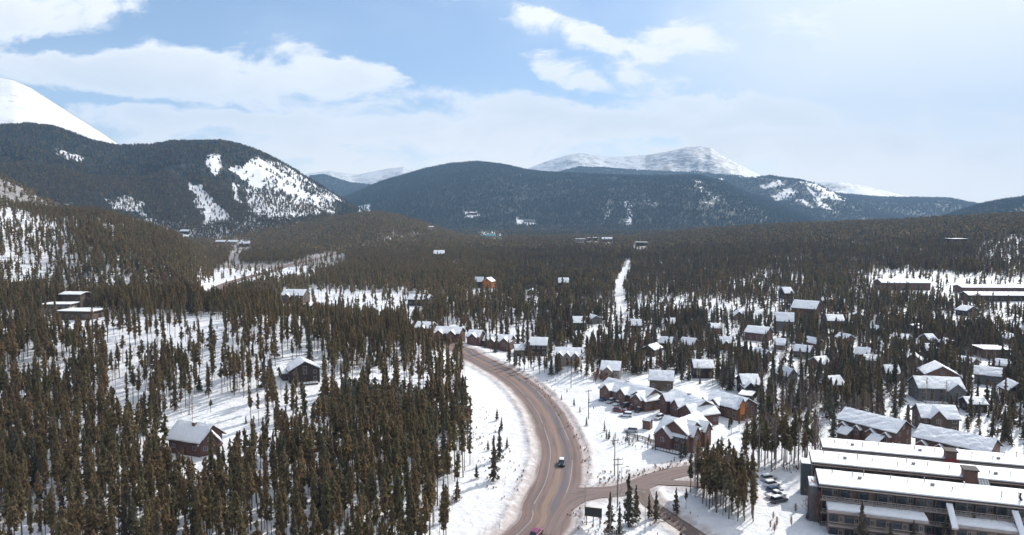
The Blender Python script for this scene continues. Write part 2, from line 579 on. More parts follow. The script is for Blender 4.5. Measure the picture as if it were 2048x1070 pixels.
M['sign_back'] = principled('sign_brown_back', (0.04, 0.04, 0.042), 0.7, nscale=1.5, namp=0.2)
M['tyre'] = principled('tyre_rubber', (0.02, 0.02, 0.02), 0.9)
M['rim'] = principled('wheel_rim', (0.4, 0.4, 0.42), 0.35, 0.5, 0.8)
M['lamp_glass'] = principled('headlight_glass', (0.7, 0.7, 0.7), 0.15, 0.6)
M['tail'] = principled('tail_light', (0.4, 0.02, 0.02), 0.25, 0.6)
for nm, c in (('white', (0.75, 0.75, 0.76)), ('black', (0.02, 0.02, 0.025)), ('silver', (0.45, 0.46, 0.48)),
              ('magenta', (0.22, 0.035, 0.10)), ('blue', (0.05, 0.09, 0.20)), ('red', (0.17, 0.04, 0.04)), ('charcoal', (0.07, 0.075, 0.08))):
    M['car_' + nm] = principled('car_paint_' + nm, c, 0.28, 0.5)
M['bark'] = principled('pine_bark', (0.13, 0.095, 0.07), 0.95, nscale=2, namp=0.3)
M['pale_bark'] = principled('aspen_bark', (0.34, 0.31, 0.27), 0.9, nscale=2, namp=0.25)
M['twig'] = principled('aspen_twigs', (0.20, 0.155, 0.135), 0.95)
M['red_twig'] = principled('reddish_twigs', (0.26, 0.14, 0.11), 0.95)


def needle_mat(name, cols, trans=0.22):
    m = bpy.data.materials.new(name)
    m.use_nodes = True
    w = NT(m.node_tree)
    out = w.n('ShaderNodeOutputMaterial')
    oi = w.n('ShaderNodeObjectInfo')
    geo = w.n('ShaderNodeNewGeometry')
    c0 = w.ramp(oi.outputs['Random'], [(i / (len(cols) - 1), c) for i, c in enumerate(cols)])
    k = w.ramp(geo.outputs['Random Per Island'], [(0.0, 0.6), (0.96, 1.4), (0.97, 2.0)])
    mm = w.n('ShaderNodeMix'); mm.data_type = 'RGBA'; mm.blend_type = 'MULTIPLY'
    mm.inputs[0].default_value = 1
    w.l(c0, mm.inputs[6]); w.l(k, mm.inputs[7])
    d = w.n('ShaderNodeBsdfDiffuse'); tr = w.n('ShaderNodeBsdfTranslucent')
    w.l(mm.outputs[2], d.inputs[0]); w.l(mm.outputs[2], tr.inputs[0])
    mx = w.n('ShaderNodeMixShader'); mx.inputs[0].default_value = trans
    w.l(d.outputs[0], mx.inputs[1]); w.l(tr.outputs[0], mx.inputs[2])
    w.l(mx.outputs[0], out.inputs[0])
    return m


M['pine'] = needle_mat('pine_needles', [(0.205, 0.163, 0.092), (0.255, 0.180, 0.104), (0.155, 0.145, 0.084), (0.225, 0.163, 0.096), (0.175, 0.155, 0.092)], 0.5)
M['spruce'] = needle_mat('spruce_needles', [(0.135, 0.122, 0.090), (0.165, 0.126, 0.096), (0.108, 0.116, 0.088), (0.175, 0.130, 0.100)], 0.45)
M['fir'] = needle_mat('blue_green_fir_needles', [(0.050, 0.078, 0.092), (0.065, 0.090, 0.100), (0.042, 0.070, 0.088), (0.075, 0.092, 0.098)], 0.3)
M['young'] = needle_mat('young_pine_needles', [(0.17, 0.17, 0.125), (0.22, 0.21, 0.17), (0.15, 0.15, 0.10)], 0.25)


def snow_ground_mat():
    m = bpy.data.materials.new('snow_and_far_forest')
    m.use_nodes = True
    w = NT(m.node_tree)
    out = w.n('ShaderNodeOutputMaterial')
    b = w.n('ShaderNodeBsdfPrincipled')
    b.inputs['Roughness'].default_value = 0.65
    b.inputs['Specular IOR Level'].default_value = 0.15
    geo = w.n('ShaderNodeNewGeometry')
    P = geo.outputs['Position']

    def att(n):
        a = w.n('ShaderNodeAttribute'); a.attribute_name = n
        return a.outputs['Fac']
    F, D, K = att('forest'), att('dirt'), att('rock')
    nbig = w.noise(P, 0.02, 5, 0.6)
    nmid = w.noise(P, 0.35, 5, 0.6)
    snow = w.mix(w.sstep(nbig, 0.3, 0.7), (0.79, 0.80, 0.825), (0.74, 0.755, 0.79))
    snow = w.mix(w.sstep(nmid, 0.5, 0.75, 0, 0.4), snow, (0.58, 0.59, 0.63))
    nl = w.noise(P, 0.09, 6, 0.65, 0.6)
    snow = w.mix(w.sstep(nl, 0.5, 0.72, 0, 0.45), snow, (0.60, 0.585, 0.60))
    # dirt: ploughed sand and slush near the roads
    dn = w.m('MULTIPLY', D, w.sstep(nmid, 0.25, 0.6, 0.3, 1.15))
    c = w.mix(w.m('MINIMUM', dn, 0.8), snow, (0.42, 0.34, 0.31))
    # rock showing through wind blown snow
    mp = w.n('ShaderNodeMapping'); mp.inputs['Scale'].default_value = (1, 1, 2.2)
    w.l(P, mp.inputs[0])
    rn = w.noise(mp.outputs[0], 0.012, 8, 0.68, 0.6)
    rk = w.sstep(w.m('ADD', rn, w.m('MULTIPLY', w.m('SUBTRACT', K, 0.5), 0.6)), 0.50, 0.64)
    rk = w.m('MULTIPLY', rk, w.sstep(K, 0.02, 0.2))
    c = w.mix(w.m('MULTIPLY', rk, 0.8), c, (0.17, 0.145, 0.13))
    # distant forest read as texture
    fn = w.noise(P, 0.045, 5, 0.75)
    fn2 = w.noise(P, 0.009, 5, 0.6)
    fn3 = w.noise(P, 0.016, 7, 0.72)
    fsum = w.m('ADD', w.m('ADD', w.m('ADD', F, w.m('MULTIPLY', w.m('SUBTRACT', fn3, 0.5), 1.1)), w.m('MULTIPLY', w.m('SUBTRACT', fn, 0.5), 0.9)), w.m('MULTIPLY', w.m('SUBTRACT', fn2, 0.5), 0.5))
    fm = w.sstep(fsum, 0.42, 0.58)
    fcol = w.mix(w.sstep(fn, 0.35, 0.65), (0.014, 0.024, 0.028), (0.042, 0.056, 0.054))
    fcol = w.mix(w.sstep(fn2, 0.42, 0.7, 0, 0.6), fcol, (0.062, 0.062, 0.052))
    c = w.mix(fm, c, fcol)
    w.l(c, b.inputs['Base Color'])
    # relief: drifts near, tree texture far
    h1 = w.noise(P, 0.28, 7, 0.62, 0.4)
    h2 = w.noise(P, 0.06, 4, 0.7)
    bp = w.n('ShaderNodeBump'); bp.inputs['Strength'].default_value = 0.9; bp.inputs['Distance'].default_value = 1.0
    w.l(h1, bp.inputs['Height'])
    bp2 = w.n('ShaderNodeBump'); bp2.inputs['Distance'].default_value = 14.0
    w.l(w.m('MULTIPLY', fm, 0.9), bp2.inputs['Strength']); w.l(h2, bp2.inputs['Height'])
    w.l(bp.outputs[0], bp2.inputs['Normal'])
    w.l(bp2.outputs[0], b.inputs['Normal'])
    w.l(b.outputs[0], out.inputs[0])
    return m


def road_mat(name, base, lanes=True):
    m = bpy.data.materials.new(name)
    m.use_nodes = True
    w = NT(m.node_tree)
    out = w.n('ShaderNodeOutputMaterial')
    b = w.n('ShaderNodeBsdfPrincipled')
    b.inputs['Roughness'].default_value = 0.75
    b.inputs['Specular IOR Level'].default_value = 0.25
    uv = w.n('ShaderNodeUVMap')
    sp = w.n('ShaderNodeSeparateXYZ'); w.l(uv.outputs[0], sp.inputs[0])
    U, V = sp.outputs[0], sp.outputs[1]        # metres across, metres along
    cv = w.n('ShaderNodeCombineXYZ')
    w.l(w.m('MULTIPLY', U, 1.0), cv.inputs[0]); w.l(w.m('MULTIPLY', V, 0.035), cv.inputs[1])
    streak = w.noise(cv.outputs[0], 1.1, 6, 0.65)
    blot = w.noise(uv.outputs[0], 0.12, 6, 0.65)
    fine = w.noise(uv.outputs[0], 1.6, 4, 0.6)
    c = w.mix(w.sstep(streak, 0.3, 0.7), tuple(x * 0.72 for x in base), tuple(x * 1.25 for x in base))
    c = w.mix(w.sstep(blot, 0.45, 0.75, 0, 0.55), c, (base[0] * 1.35, base[1] * 1.15, base[2] * 0.95))
    c = w.mix(w.sstep(fine, 0.4, 0.8, 0, 0.25), c, tuple(x * 0.7 for x in base))
    if lanes:
        def band(u0, wd, colr, a):
            nonlocal c
            d = w.m('ABSOLUTE', w.m('SUBTRACT', w.m('ADD', U, w.m('MULTIPLY', w.m('SUBTRACT', streak, 0.5), 0.5)), u0))
            k = w.sstep(d, wd, wd * 0.35, 0, a)
            c = w.mix(k, c, colr)
        band(1.9, 1.1, (0.10, 0.10, 0.125), 0.7)
        band(4.2, 0.5, (0.10, 0.095, 0.105), 0.5)
        band(-3.6, 0.9, (0.125, 0.10, 0.105), 0.45)
        band(-0.4, 0.9, (0.27, 0.185, 0.135), 0.6)
        band(5.7, 0.8, (0.20, 0.13, 0.11), 0.7)
        # snow dust on the shoulders
        sd_ = w.sstep(w.m('ADD', w.m('ABSOLUTE', U), w.m('MULTIPLY', w.m('SUBTRACT', blot, 0.5), 2.0)), 5.6, 7.2, 0, 0.8)
        c = w.mix(sd_, c, (0.55, 0.50, 0.49))
    w.l(c, b.inputs['Base Color'])
    bp = w.n('ShaderNodeBump'); bp.inputs['Distance'].default_value = 0.03
    w.l(fine, bp.inputs['Height']); w.l(bp.outputs[0], b.inputs['Normal'])
    w.l(b.outputs[0], out.inputs[0])
    return m


M['road'] = road_mat('sanded_asphalt', (0.182, 0.130, 0.118))
M['side'] = road_mat('sanded_side_asphalt', (0.180, 0.132, 0.124), False)
M['dirt'] = road_mat('muddy_driveway', (0.15, 0.11, 0.095), False)
M['mark'] = principled('worn_line_paint', (0.33, 0.29, 0.275), 0.7, nscale=0.8, namp=0.35)
M['ymark'] = principled('worn_yellow_paint', (0.26, 0.20, 0.14), 0.7, nscale=0.8, namp=0.35)

# ------------------------------------------------------------------ tagging, mesh builder


def tag(o, label=None, cat=None, group=None, kind=None):
    if label: o['label'] = label
    if cat: o['category'] = cat
    if group: o['group'] = group
    if kind: o['kind'] = kind
    return o


def empty(name, loc, rz=0.0, parent=None):
    o = bpy.data.objects.new(name, None)
    o.empty_display_size = 0.5
    col.objects.link(o)
    o.location = loc
    o.rotation_euler = (0, 0, rz)
    if parent: o.parent = parent
    return o


class MB:
    def __init__(s):
        s.v = []; s.f = []

    def poly(s, pts):
        i = len(s.v)
        s.v += [tuple(p) for p in pts]
        s.f.append(tuple(range(i, i + len(pts))))
        return s

    def hexa(s, b, t):
        """b, t: four corners each, counterclockwise seen from above"""
        i = len(s.v)
        s.v += [tuple(p) for p in b] + [tuple(p) for p in t]
        s.f += [(i + 3, i + 2, i + 1, i), (i + 4, i + 5, i + 6, i + 7)]
        for k in range(4):
            j = (k + 1) % 4
            s.f.append((i + k, i + j, i + 4 + j, i + 4 + k))
        return s

    def box(s, x0, y0, z0, x1, y1, z1):
        b = [(x0, y0, z0), (x1, y0, z0), (x1, y1, z0), (x0, y1, z0)]
        return s.hexa(b, [(p[0], p[1], z1) for p in b])

    def prism(s, pts, ax, a0, a1):
        """extrude a closed 2D outline along an axis ('x': pts are (y,z), 'y': pts are (x,z))"""
        i = len(s.v); n = len(pts)
        for a in (a0, a1):
            for p in pts:
                s.v.append((a, p[0], p[1]) if ax == 'x' else (p[0], a, p[1]))
        s.f.append(tuple(range(i, i + n))); s.f.append(tuple(range(i + 2 * n - 1, i + n - 1, -1)))
        for k in range(n):
            j = (k + 1) % n
            s.f.append((i + k, i + n + k, i + n + j, i + j))
        return s

    def slab(s, a, b, c, d, th, nx=6, ny=3, jit=0.0, seed=0):
        """thick quad a-b-c-d (a,b low edge; d,c high edge) as a grid with an uneven top"""
        rr = random.Random(seed)
        a, b, c, d = map(Vector, (a, b, c, d))
        i = len(s.v)
        for L in (0, 1):
            for y in range(ny + 1):
                for x in range(nx + 1):
                    u, v = x / nx, y / ny
                    p = (a * (1 - u) + b * u) * (1 - v) + (d * (1 - u) + c * u) * v
                    if L:
                        edge = x in (0, nx) or y in (0, ny)
                        p = p + Vector((0, 0, th * (0.75 if edge else 1.0) + rr.uniform(-jit, jit)))
                    elif y == 0 and jit:
                        p = p + (a - d).normalized() * rr.uniform(-jit, jit) * 0.8
                    s.v.append(tuple(p))
        W = nx + 1; N = W * (ny + 1)
        for y in range(ny):
            for x in range(nx):
                q = i + y * W + x
                s.f.append((q + W, q + W + 1, q + 1, q))
                s.f.append((q + N, q + N + 1, q + N + W + 1, q + N + W))
        for x in range(nx):
            q = i + x; s.f.append((q, q + 1, q + N + 1, q + N))
            q = i + ny * W + x; s.f.append((q + 1, q, q + N, q + N + 1))
        for y in range(ny):
            q = i + y * W; s.f.append((q + W, q, q + N, q + N + W))
            q = i + y * W + nx; s.f.append((q, q + W, q + N + W, q + N))
        return s

    def tube(s, p, q, r0, r1, n=6):
        p, q = Vector(p), Vector(q)
        d = (q - p).normalized()
        t = d.orthogonal().normalized(); bt = d.cross(t)
        i = len(s.v)
        for c, r in ((p, r0), (q, r1)):
            for k in range(n):
                a = 2 * math.pi * k / n
                s.v.append(tuple(c + (t * math.cos(a) + bt * math.sin(a)) * r))
        for k in range(n):
            j = (k + 1) % n
            s.f.append((i + k, i + j, i + n + j, i + n + k))
        s.f.append(tuple(range(i + n - 1, i - 1, -1))); s.f.append(tuple(range(i + n, i + 2 * n)))
        return s

    def mesh(s, name, mat):
        me = bpy.data.meshes.new(name)
        me.from_pydata(s.v, [], s.f)
        me.materials.append(mat)
        me.update()
        return me

    def build(s, name, mat, parent=None, loc=None):
        o = bpy.data.objects.new(name, s.mesh(name, mat))
        col.objects.link(o)
        if parent: o.parent = parent
        if loc is not None: o.location = loc
        return o


_shared = {}


def put(name, key, maker, mat, parent, loc, rz=0.0):
    """a part that shares its mesh with alike parts"""
    if key not in _shared:
        mb = MB(); maker(mb)
        _shared[key] = mb.mesh(name, mat)
    o = bpy.data.objects.new(name, _shared[key])
    col.objects.link(o)
    o.parent = parent
    o.location = loc
    o.rotation_euler = (0, 0, rz)
    return o


# ------------------------------------------------------------------ painted map of woods and clearings (authoring aid: where trees stand)
CLEAR = [  # polygon as seen from the viewpoint, chance that a tree stands there, min distance, max distance
    ([(205, 628), (440, 632), (480, 645), (430, 662), (320, 680), (250, 695), (200, 690), (215, 655)], 0.2, 0, 600),
    ([(150, 650), (500, 640), (640, 650), (760, 700), (880, 770), (900, 850), (850, 800), (700, 765), (620, 800), (540, 856), (440, 870), (330, 870), (310, 820), (235, 790), (222, 720)], 0.85, 0, 600),
    ([(520, 640), (640, 655), (650, 690), (640, 730), (540, 735), (500, 700)], 0.45, 0, 600),
    ([(225, 735), (300, 740), (300, 790), (250, 800), (225, 780)], 0.25, 0, 600),
    ([(640, 765), (760, 752), (860, 760), (880, 790), (700, 772), (600, 830), (560, 800)], 0.22, 0, 600),
    ([(322, 842), (450, 842), (500, 850), (440, 896), (400, 925), (330, 880)], 0.02, 0, 600),
    ([(340, 790), (540, 790), (560, 840), (450, 850), (340, 845)], 0.22, 0, 600),
    ([(932, 716), (1010, 738), (1120, 752), (1165, 756), (1230, 762), (1290, 745), (1500, 790), (1520, 830), (1500, 850), (1440, 890), (1380, 960), (1400, 1070), (1300, 1100), (860, 1100),
      (905, 1040), (925, 960), (950, 900), (958, 830), (935, 780), (925, 742)], 0.0, 0, 420),
    ([(880, 860), (960, 820), (985, 900), (950, 990), (900, 1075), (850, 1075)], 0.55, 0, 420),
    ([(1120, 540), (1650, 530), (1650, 600), (1120, 580)], 0.8, 0, 1400),
    ([(905, 640), (1010, 655), (1100, 690), (1240, 740), (1180, 752), (1040, 735), (930, 705), (860, 690)], 0.28, 0, 500),
    ([(1370, 930), (1500, 880), (1660, 880), (1640, 1100), (1370, 1100)], 0.0, 0, 280),
    ([(1600, 850), (1700, 860), (2060, 880), (2060, 1100), (1580, 1100)], 0.0, 0, 232),
    ([(1540, 835), (1640, 840), (1680, 880), (1560, 900)], 0.2, 0, 300),
    # woods right of the highway, snow shows between the trees
    ([(1060, 560), (1240, 560), (1400, 600), (1560, 590), (1640, 640), (1660, 760), (1640, 700), (1240, 690), (1120, 690), (960, 650), (900, 600)], 0.72, 0, 900),
    ([(1400, 600), (1560, 595), (1570, 650), (1540, 690), (1420, 660)], 0.30, 0, 900),
    ([(1530, 690), (1640, 690), (1650, 745), (1520, 745)], 0.35, 0, 900),
    ([(1180, 610), (1330, 620), (1320, 665), (1190, 665)], 0.35, 0, 900),
    ([(1640, 590), (2060, 600), (2060, 870), (1900, 870), (1660, 820), (1640, 700)], 0.88, 0, 900),
    ([(1640, 600), (1760, 610), (1760, 700), (1650, 700)], 0.7, 0, 900),
    ([(1760, 770), (1860, 780), (1850, 830), (1780, 840)], 0.20, 0, 500),
    ([(980, 580), (1080, 585), (1080, 660), (900, 640), (880, 590)], 0.45, 0, 900),
    ([(600, 575), (700, 578), (860, 590), (862, 612), (740, 618), (610, 606)], 0.10, 0, 900),
    ([(545, 590), (620, 585), (620, 606), (550, 608)], 0.25, 0, 900),
    ([(1248, 520), (1266, 520), (1252, 560), (1246, 640), (1230, 640), (1240, 560)], 0.12, 0, 1600),
    ([(1268, 483), (1298, 483), (1300, 495), (1262, 500)], 0.05, 0, 2600),
    ([(400, 582), (430, 545), (458, 520), (468, 482), (425, 480), (430, 474), (505, 482), (500, 496), (482, 500), (470, 530), (600, 526), (640, 508), (690, 506), (690, 522), (600, 548), (540, 550), (450, 572), (410, 586)], 0.10, 0, 2600),
    ([(1750, 538), (1900, 545), (2060, 560), (2060, 605), (1950, 592), (1760, 574)], 0.12, 0, 1400),
    ([(1960, 480), (2060, 470), (2060, 560), (1960, 545)], 0.55, 0, 1400),
    ([(1700, 545), (1760, 540), (1760, 575), (1700, 580)], 0.35, 0, 1400),
    ([(0, 395), (60, 428), (120, 462), (150, 500), (90, 520), (-200, 510), (-200, 300)], 0.34, 0, 1400),
    ([(0, 500), (180, 500), (200, 540), (0, 540)], 0.8, 0, 1400),
    ([(-300, 250), (0, 350), (95, 402), (160, 450), (60, 430), (0, 400), (-300, 350)], 0.2, 1200, 1700),
    # snow faces of the left mountain
    ([(370, 366), (402, 372), (440, 420), (475, 445), (430, 452), (395, 415)], 0.22, 2000, 4000),
    ([(414, 304), (440, 308), (448, 345), (430, 352), (416, 335)], 0.15, 2000, 4000),
    ([(455, 345), (520, 312), (520, 370), (500, 360)], 0.12, 2000, 4000),
    ([(500, 335), (530, 318), (590, 336), (640, 372), (680, 402), (668, 430), (560, 436), (498, 425), (490, 380)], 0.34, 2000, 4000),
    ([(110, 298), (170, 308), (165, 322), (120, 318)], 0.35, 2000, 4000),
    ([(465, 370), (480, 370), (478, 405), (465, 400)], 0.3, 2000, 4000),
    ([(210, 395), (260, 390), (300, 430), (240, 425)], 0.65, 2000, 4000),
    ([(630, 350), (720, 395), (750, 425), (715, 420), (660, 385)], 0.3, 2000, 4000),
    # valley floor breaks
    ([(950, 462), (1005, 466), (1010, 478), (955, 476)], 0.1, 1000, 4500), ([(1150, 474), (1235, 478), (1232, 486), (1150, 484)], 0.25, 1000, 4500),
    ([(1035, 436), (1075, 440), (1080, 450), (1035, 448)], 0.3, 2500, 6000), ([(930, 420), (958, 422), (958, 430), (930, 430)], 0.1, 2500, 6000),
    ([(1210, 405), (1230, 410), (1216, 440), (1204, 455)], 0.5, 3000, 6000), ([(1243, 402), (1260, 404), (1266, 450), (1248, 455)], 0.4, 3000, 6000),
    ([(1285, 400), (1320, 402), (1310, 412), (1290, 410)], 0.5, 3000, 6000), ([(1360, 400), (1440, 405), (1430, 415), (1365, 408)], 0.55, 3000, 6000),
    ([(1385, 360), (1440, 395), (1436, 403), (1385, 366)], 0.4, 3000, 6500),
]


def tree_chance(u, v, r, ju=3.0):
    shp = u.shape
    u, v, r = u.ravel(), v.ravel(), r.ravel()
    p = np.ones(u.shape)
    uu = u + rng.normal(0, 1, u.shape) * ju
    vv = v + rng.normal(0, 1, u.shape) * ju * 0.6
    far = r > 2000
    uu = uu + np.where(far, 16 * fbm(u / 22, v / 14, 4), 0)
    vv = vv + np.where(far, 9 * fbm(u / 18 + 5, v / 12, 4), 0)
    for poly, d, r0, r1 in CLEAR:
        m = (r > r0) & (r < r1)
        if not m.any(): continue
        k = np.nonzero(m)[0]
        q = in_poly(uu[k], vv[k], poly)
        p[k[q]] = np.minimum(p[k[q]], d)
    return p.reshape(shp)


def hash_key(s):
    return sum(ord(c) * (i + 3) for i, c in enumerate(s))


# ------------------------------------------------------------------ buildings
HOUSE_FOOT = []


def register(P0, ax, L, D, z, top, margin=1.0, cover=0.8):
    ay = Vector((-ax.y, ax.x, 0))
    us, vs = [], []
    for a in (0, L):
        for b in (0, D):
            for zz in (z, top):
                p = P0 + ax * a + ay * b
                u, v, zc = project(np.array([p.x]), np.array([p.y]), np.array([zz]))
                us.append(float(u[0])); vs.append(float(v[0]))
    v1 = min(vs) + (max(vs) - min(vs)) * cover
    c = P0 + ax * (L / 2) + ay * (D / 2)
    HOUSE_FOOT.append(dict(box=(min(us) - 1, min(vs) - 1, max(us) + 1, v1), d=math.hypot(c.x, c.y), c=(c.x, c.y), r=math.hypot(L, D) / 2 + margin))


def window_at(parent, x, y, z, rz, w=1.2, h=1.3, frame='frame'):
    key = ('wf', w, h, frame)

    def mk(mb):
        t = 0.1
        mb.box(-w / 2, -.08, 0, w / 2, .02, t); mb.box(-w / 2, -.08, h - t, w / 2, .02, h)
        mb.box(-w / 2, -.08, t, -w / 2 + t, .02, h - t); mb.box(w / 2 - t, -.08, t, w / 2, .02, h - t)
        mb.box(-.03, -.07, t, .03, .0, h - t)
    o = put('window', key, mk, M[frame], parent, (x, y, z), rz)
    put('pane', ('wp', w, h), lambda mb: mb.box(-w / 2 + .1, -.03, .1, w / 2 - .1, .01, h - .1), M['glass'], o, (0, 0, 0))
    return o


def house(name, label, cat, p0, p1, D, hw, rise, wall, kind='eave', bays=(), chimney=None, floors=1, nwin=3, win=True, over=0.55, group=None, snow=0.42,
          world=None, porch=False, bare_roof=None, cover=0.8, zadd=0.0, garage=0):
    if world is None:
        a = ground(*p0); b = ground(*p1)
    else:
        a, b = world
    P0 = Vector((a[0], a[1], 0)); P1 = Vector((b[0], b[1], 0))
    ax = (P1 - P0); L = ax.length; ax.normalize()
    ay = Vector((-ax.y, ax.x, 0))
    cs = [P0 + ax * s * L + ay * t * D for s in (0, .5, 1) for t in (0, .5, 1)]
    zg = HT(np.array([c.x for c in cs]), np.array([c.y for c in cs]))
    z = float(np.median(zg[[0, 3, 6]])) + 0.1 + zadd
    rz = math.atan2(ax.y, ax.x)
    e = empty(name, (P0.x, P0.y, z), rz)
    tag(e, label, cat, group)
    register(P0, ax, L, D, z, z + hw + rise, cover=cover)
    slope = rise / (D / 2) if kind == 'eave' else rise / (L / 2)
    fo = -4.0
    w = MB()
    sd_ = abs(hash_key(label)) % 1000
    if kind == 'eave':
        w.prism([(0, fo), (D, fo), (D, hw), (D / 2, hw + rise - .02), (0, hw)], 'x', 0, L)
    elif kind == 'gable':
        w.prism([(0, fo), (L, fo), (L, hw), (L / 2, hw + rise - .02), (0, hw)], 'y', 0, D)
    else:
        w.box(0, 0, fo, L, D, hw)
    w.build('wall', M[wall], e)
    r = MB(); s = MB()
    o = over * (.9 + .2 * (sd_ % 7) / 7)
    nx = max(4, int(L / 2.5)); th = 0.18
    if kind == 'eave':
        zl = hw - o * slope
        for (ya, yb) in ((-o, D / 2), (D + o, D / 2)):
            A, B, C2, D2 = (-o, ya, zl), (L + o, ya, zl), (L + o, yb, hw + rise), (-o, yb, hw + rise)
            r.slab(A, B, C2, D2, th, 1, 1)
            up = Vector((0, 0, th))
            k = .12 if yb > ya else -.12
            A, B, C2, D2 = (-o + .1, ya + k, zl + abs(k) * slope), (L + o - .1, ya + k, zl + abs(k) * slope), (L + o - .1, yb, hw + rise), (-o + .1, yb, hw + rise)
            s.slab(*[tuple(Vector(q) + up) for q in (A, B, C2, D2)], snow, nx * 2, 5, .10, sd_)
    elif kind == 'gable':
        zl = hw - o * slope
        for (xa, xb) in ((-o, L / 2), (L + o, L / 2)):
            A, B, C2, D2 = (xa, -o, zl), (xa, D + o, zl), (xb, D + o, hw + rise), (xb, -o, hw + rise)
            r.slab(A, B, C2, D2, th, 1, 1)
            up = Vector((0, 0, th))
            A, B, C2, D2 = (xa, -o + .1, zl), (xa, D + o - .1, zl), (xb, D + o - .1, hw + rise), (xb, -o + .1, hw + rise)
            s.slab(*[tuple(Vector(q) + up) for q in (A, B, C2, D2)], snow, 8, 6, .10, sd_)
    else:
        r.box(-o, -o, hw, L + o, D + o, hw + .3)
        s.slab((-o + .1, -o + .1, hw + .3), (L + o - .1, -o + .1, hw + .3), (L + o - .1, D + o - .1, hw + .3), (-o + .1, D + o - .1, hw + .3), snow, nx, 4, .06, sd_)
    ro = r.build('roof', M[bare_roof or 'roof'], e)
    if snow > 0:
        s.build('roof_snow', M['roof_snow'], ro)
    # front gables
    for (bx, bw, bp, bh, br) in bays:
        x0, x1 = bx * L - bw / 2, bx * L + bw / 2
        g = MB()
        back = D / 2 if kind == 'eave' else 1.0
        g.prism([(x0, fo), (x1, fo), (x1, bh), (bx * L, bh + br - .02), (x0, bh)], 'y', -bp, back)
        bo = g.build('gable_bay', M[wall], e)
        gr = MB(); gs = MB()
        sl2 = br / (bw / 2)
        for (xa, xb) in ((x0 - .35, bx * L), (x1 + .35, bx * L)):
            zl = bh - .35 * sl2
            A, B, C2, D2 = (xa, -bp - .4, zl), (xa, back, zl), (xb, back, bh + br), (xb, -bp - .4, bh + br)
            gr.slab(A, B, C2, D2, .16, 1, 1)
            gs.slab(*[(q[0], q[1] + (0.1 if q[1] < 0 else 0), q[2] + .16) for q in (A, B, C2, D2)], snow * .85, 3, 4, .05, sd_ + 1)
        gr.build('bay_roof', M['roof'], bo); gs.build('bay_snow', M['roof_snow'], bo)
        window_at(bo, bx * L, -bp, max(bh - 1.6, .8), 0, 1.2, 1.3)
    if win:
        fh = hw / floors
        for fl in range(floors):
            for k in range(nwin):
                x = (k + .5) / nwin * L
                if any(abs(x - b_[0] * L) < b_[1] / 2 + .5 for b_ in bays): continue
                if fl == 0 and k == nwin // 2:
                    d = put('door', ('door',), lambda mb: mb.box(-.5, -.06, 0, .5, .02, 2.1), M['trim'], e, (x, 0, .05))
                    continue
                window_at(e, x, 0, fl * fh + fh * .35, 0, 1.4 if k % 2 else 1.2, 1.3)
            ny = max(1, int(D / 4))
            for k in range(ny):
                y = (k + .5) / ny * D
                window_at(e, L, y, fl * fh + fh * .35, math.pi / 2)
                window_at(e, 0, y, fl * fh + fh * .35, -math.pi / 2)
        if kind != 'flat' and rise > 2:
            if kind == 'eave': window_at(e, L, D / 2, hw + .1, math.pi / 2, 1.2, 1.3)
            else: window_at(e, L / 2, 0, hw + .1, 0, 1.4, 1.3)
    for k in range(garage):
        gx = L * (.25 + .5 * k)
        put('garage_door', ('gar',), lambda mb: [mb.box(-1.4, -.07, .0 + q * .55, 1.4, .02, .5 + q * .55) for q in range(4)], M['trim'], e, (gx, -.02, .05))
    if chimney:
        cx, cy, chh = chimney
        cz = hw + rise * .6
        c = MB().box(cx * L - .5, cy * D - .5, hw * .5, cx * L + .5, cy * D + .5, hw + rise + chh).build('chimney', M['brick'], e)
        MB().slab((cx * L - .55, cy * D - .55, hw + rise + chh), (cx * L + .55, cy * D - .55, hw + rise + chh), (cx * L + .55, cy * D + .55, hw + rise + chh), (cx * L - .55, cy * D + .55, hw + rise + chh), .22, 2, 2, .03).build('snow_cap', M['roof_snow'], c)
    if porch:
        d_ = MB().box(L * .1, -2.6, -1.0, L * .9, -.05, .15)
        do = d_.build('deck', M['trim'], e)
        MB().slab((L * .1, -2.6, .15), (L * .9, -2.6, .15), (L * .9, -.1, .15), (L * .1, -.1, .15), .3, 5, 2, .05).build('deck_snow', M['roof_snow'], do)
        rl = MB()
        for k in range(9):
            x = L * .1 + L * .8 * k / 8
            rl.box(x - .05, -2.6, .15, x + .05, -2.5, 1.2)
        rl.box(L * .1, -2.62, 1.12, L * .9, -2.48, 1.22)
        rl.build('deck_railing', M['trim'], do)
    return e


def cpt(u, v, wpx, rot, world_base=True):
    """two base points from a centre pixel, a width in pixels and a heading (right end nearer when negative)"""
    g = ground(u, v)
    L = wpx / (FPX / math.hypot(g[0], g[1])) / max(.5, math.cos(R(rot)))
    d = np.array([math.cos(R(rot)), math.sin(R(rot)), 0]) * L / 2
    return (g - d, g + d)


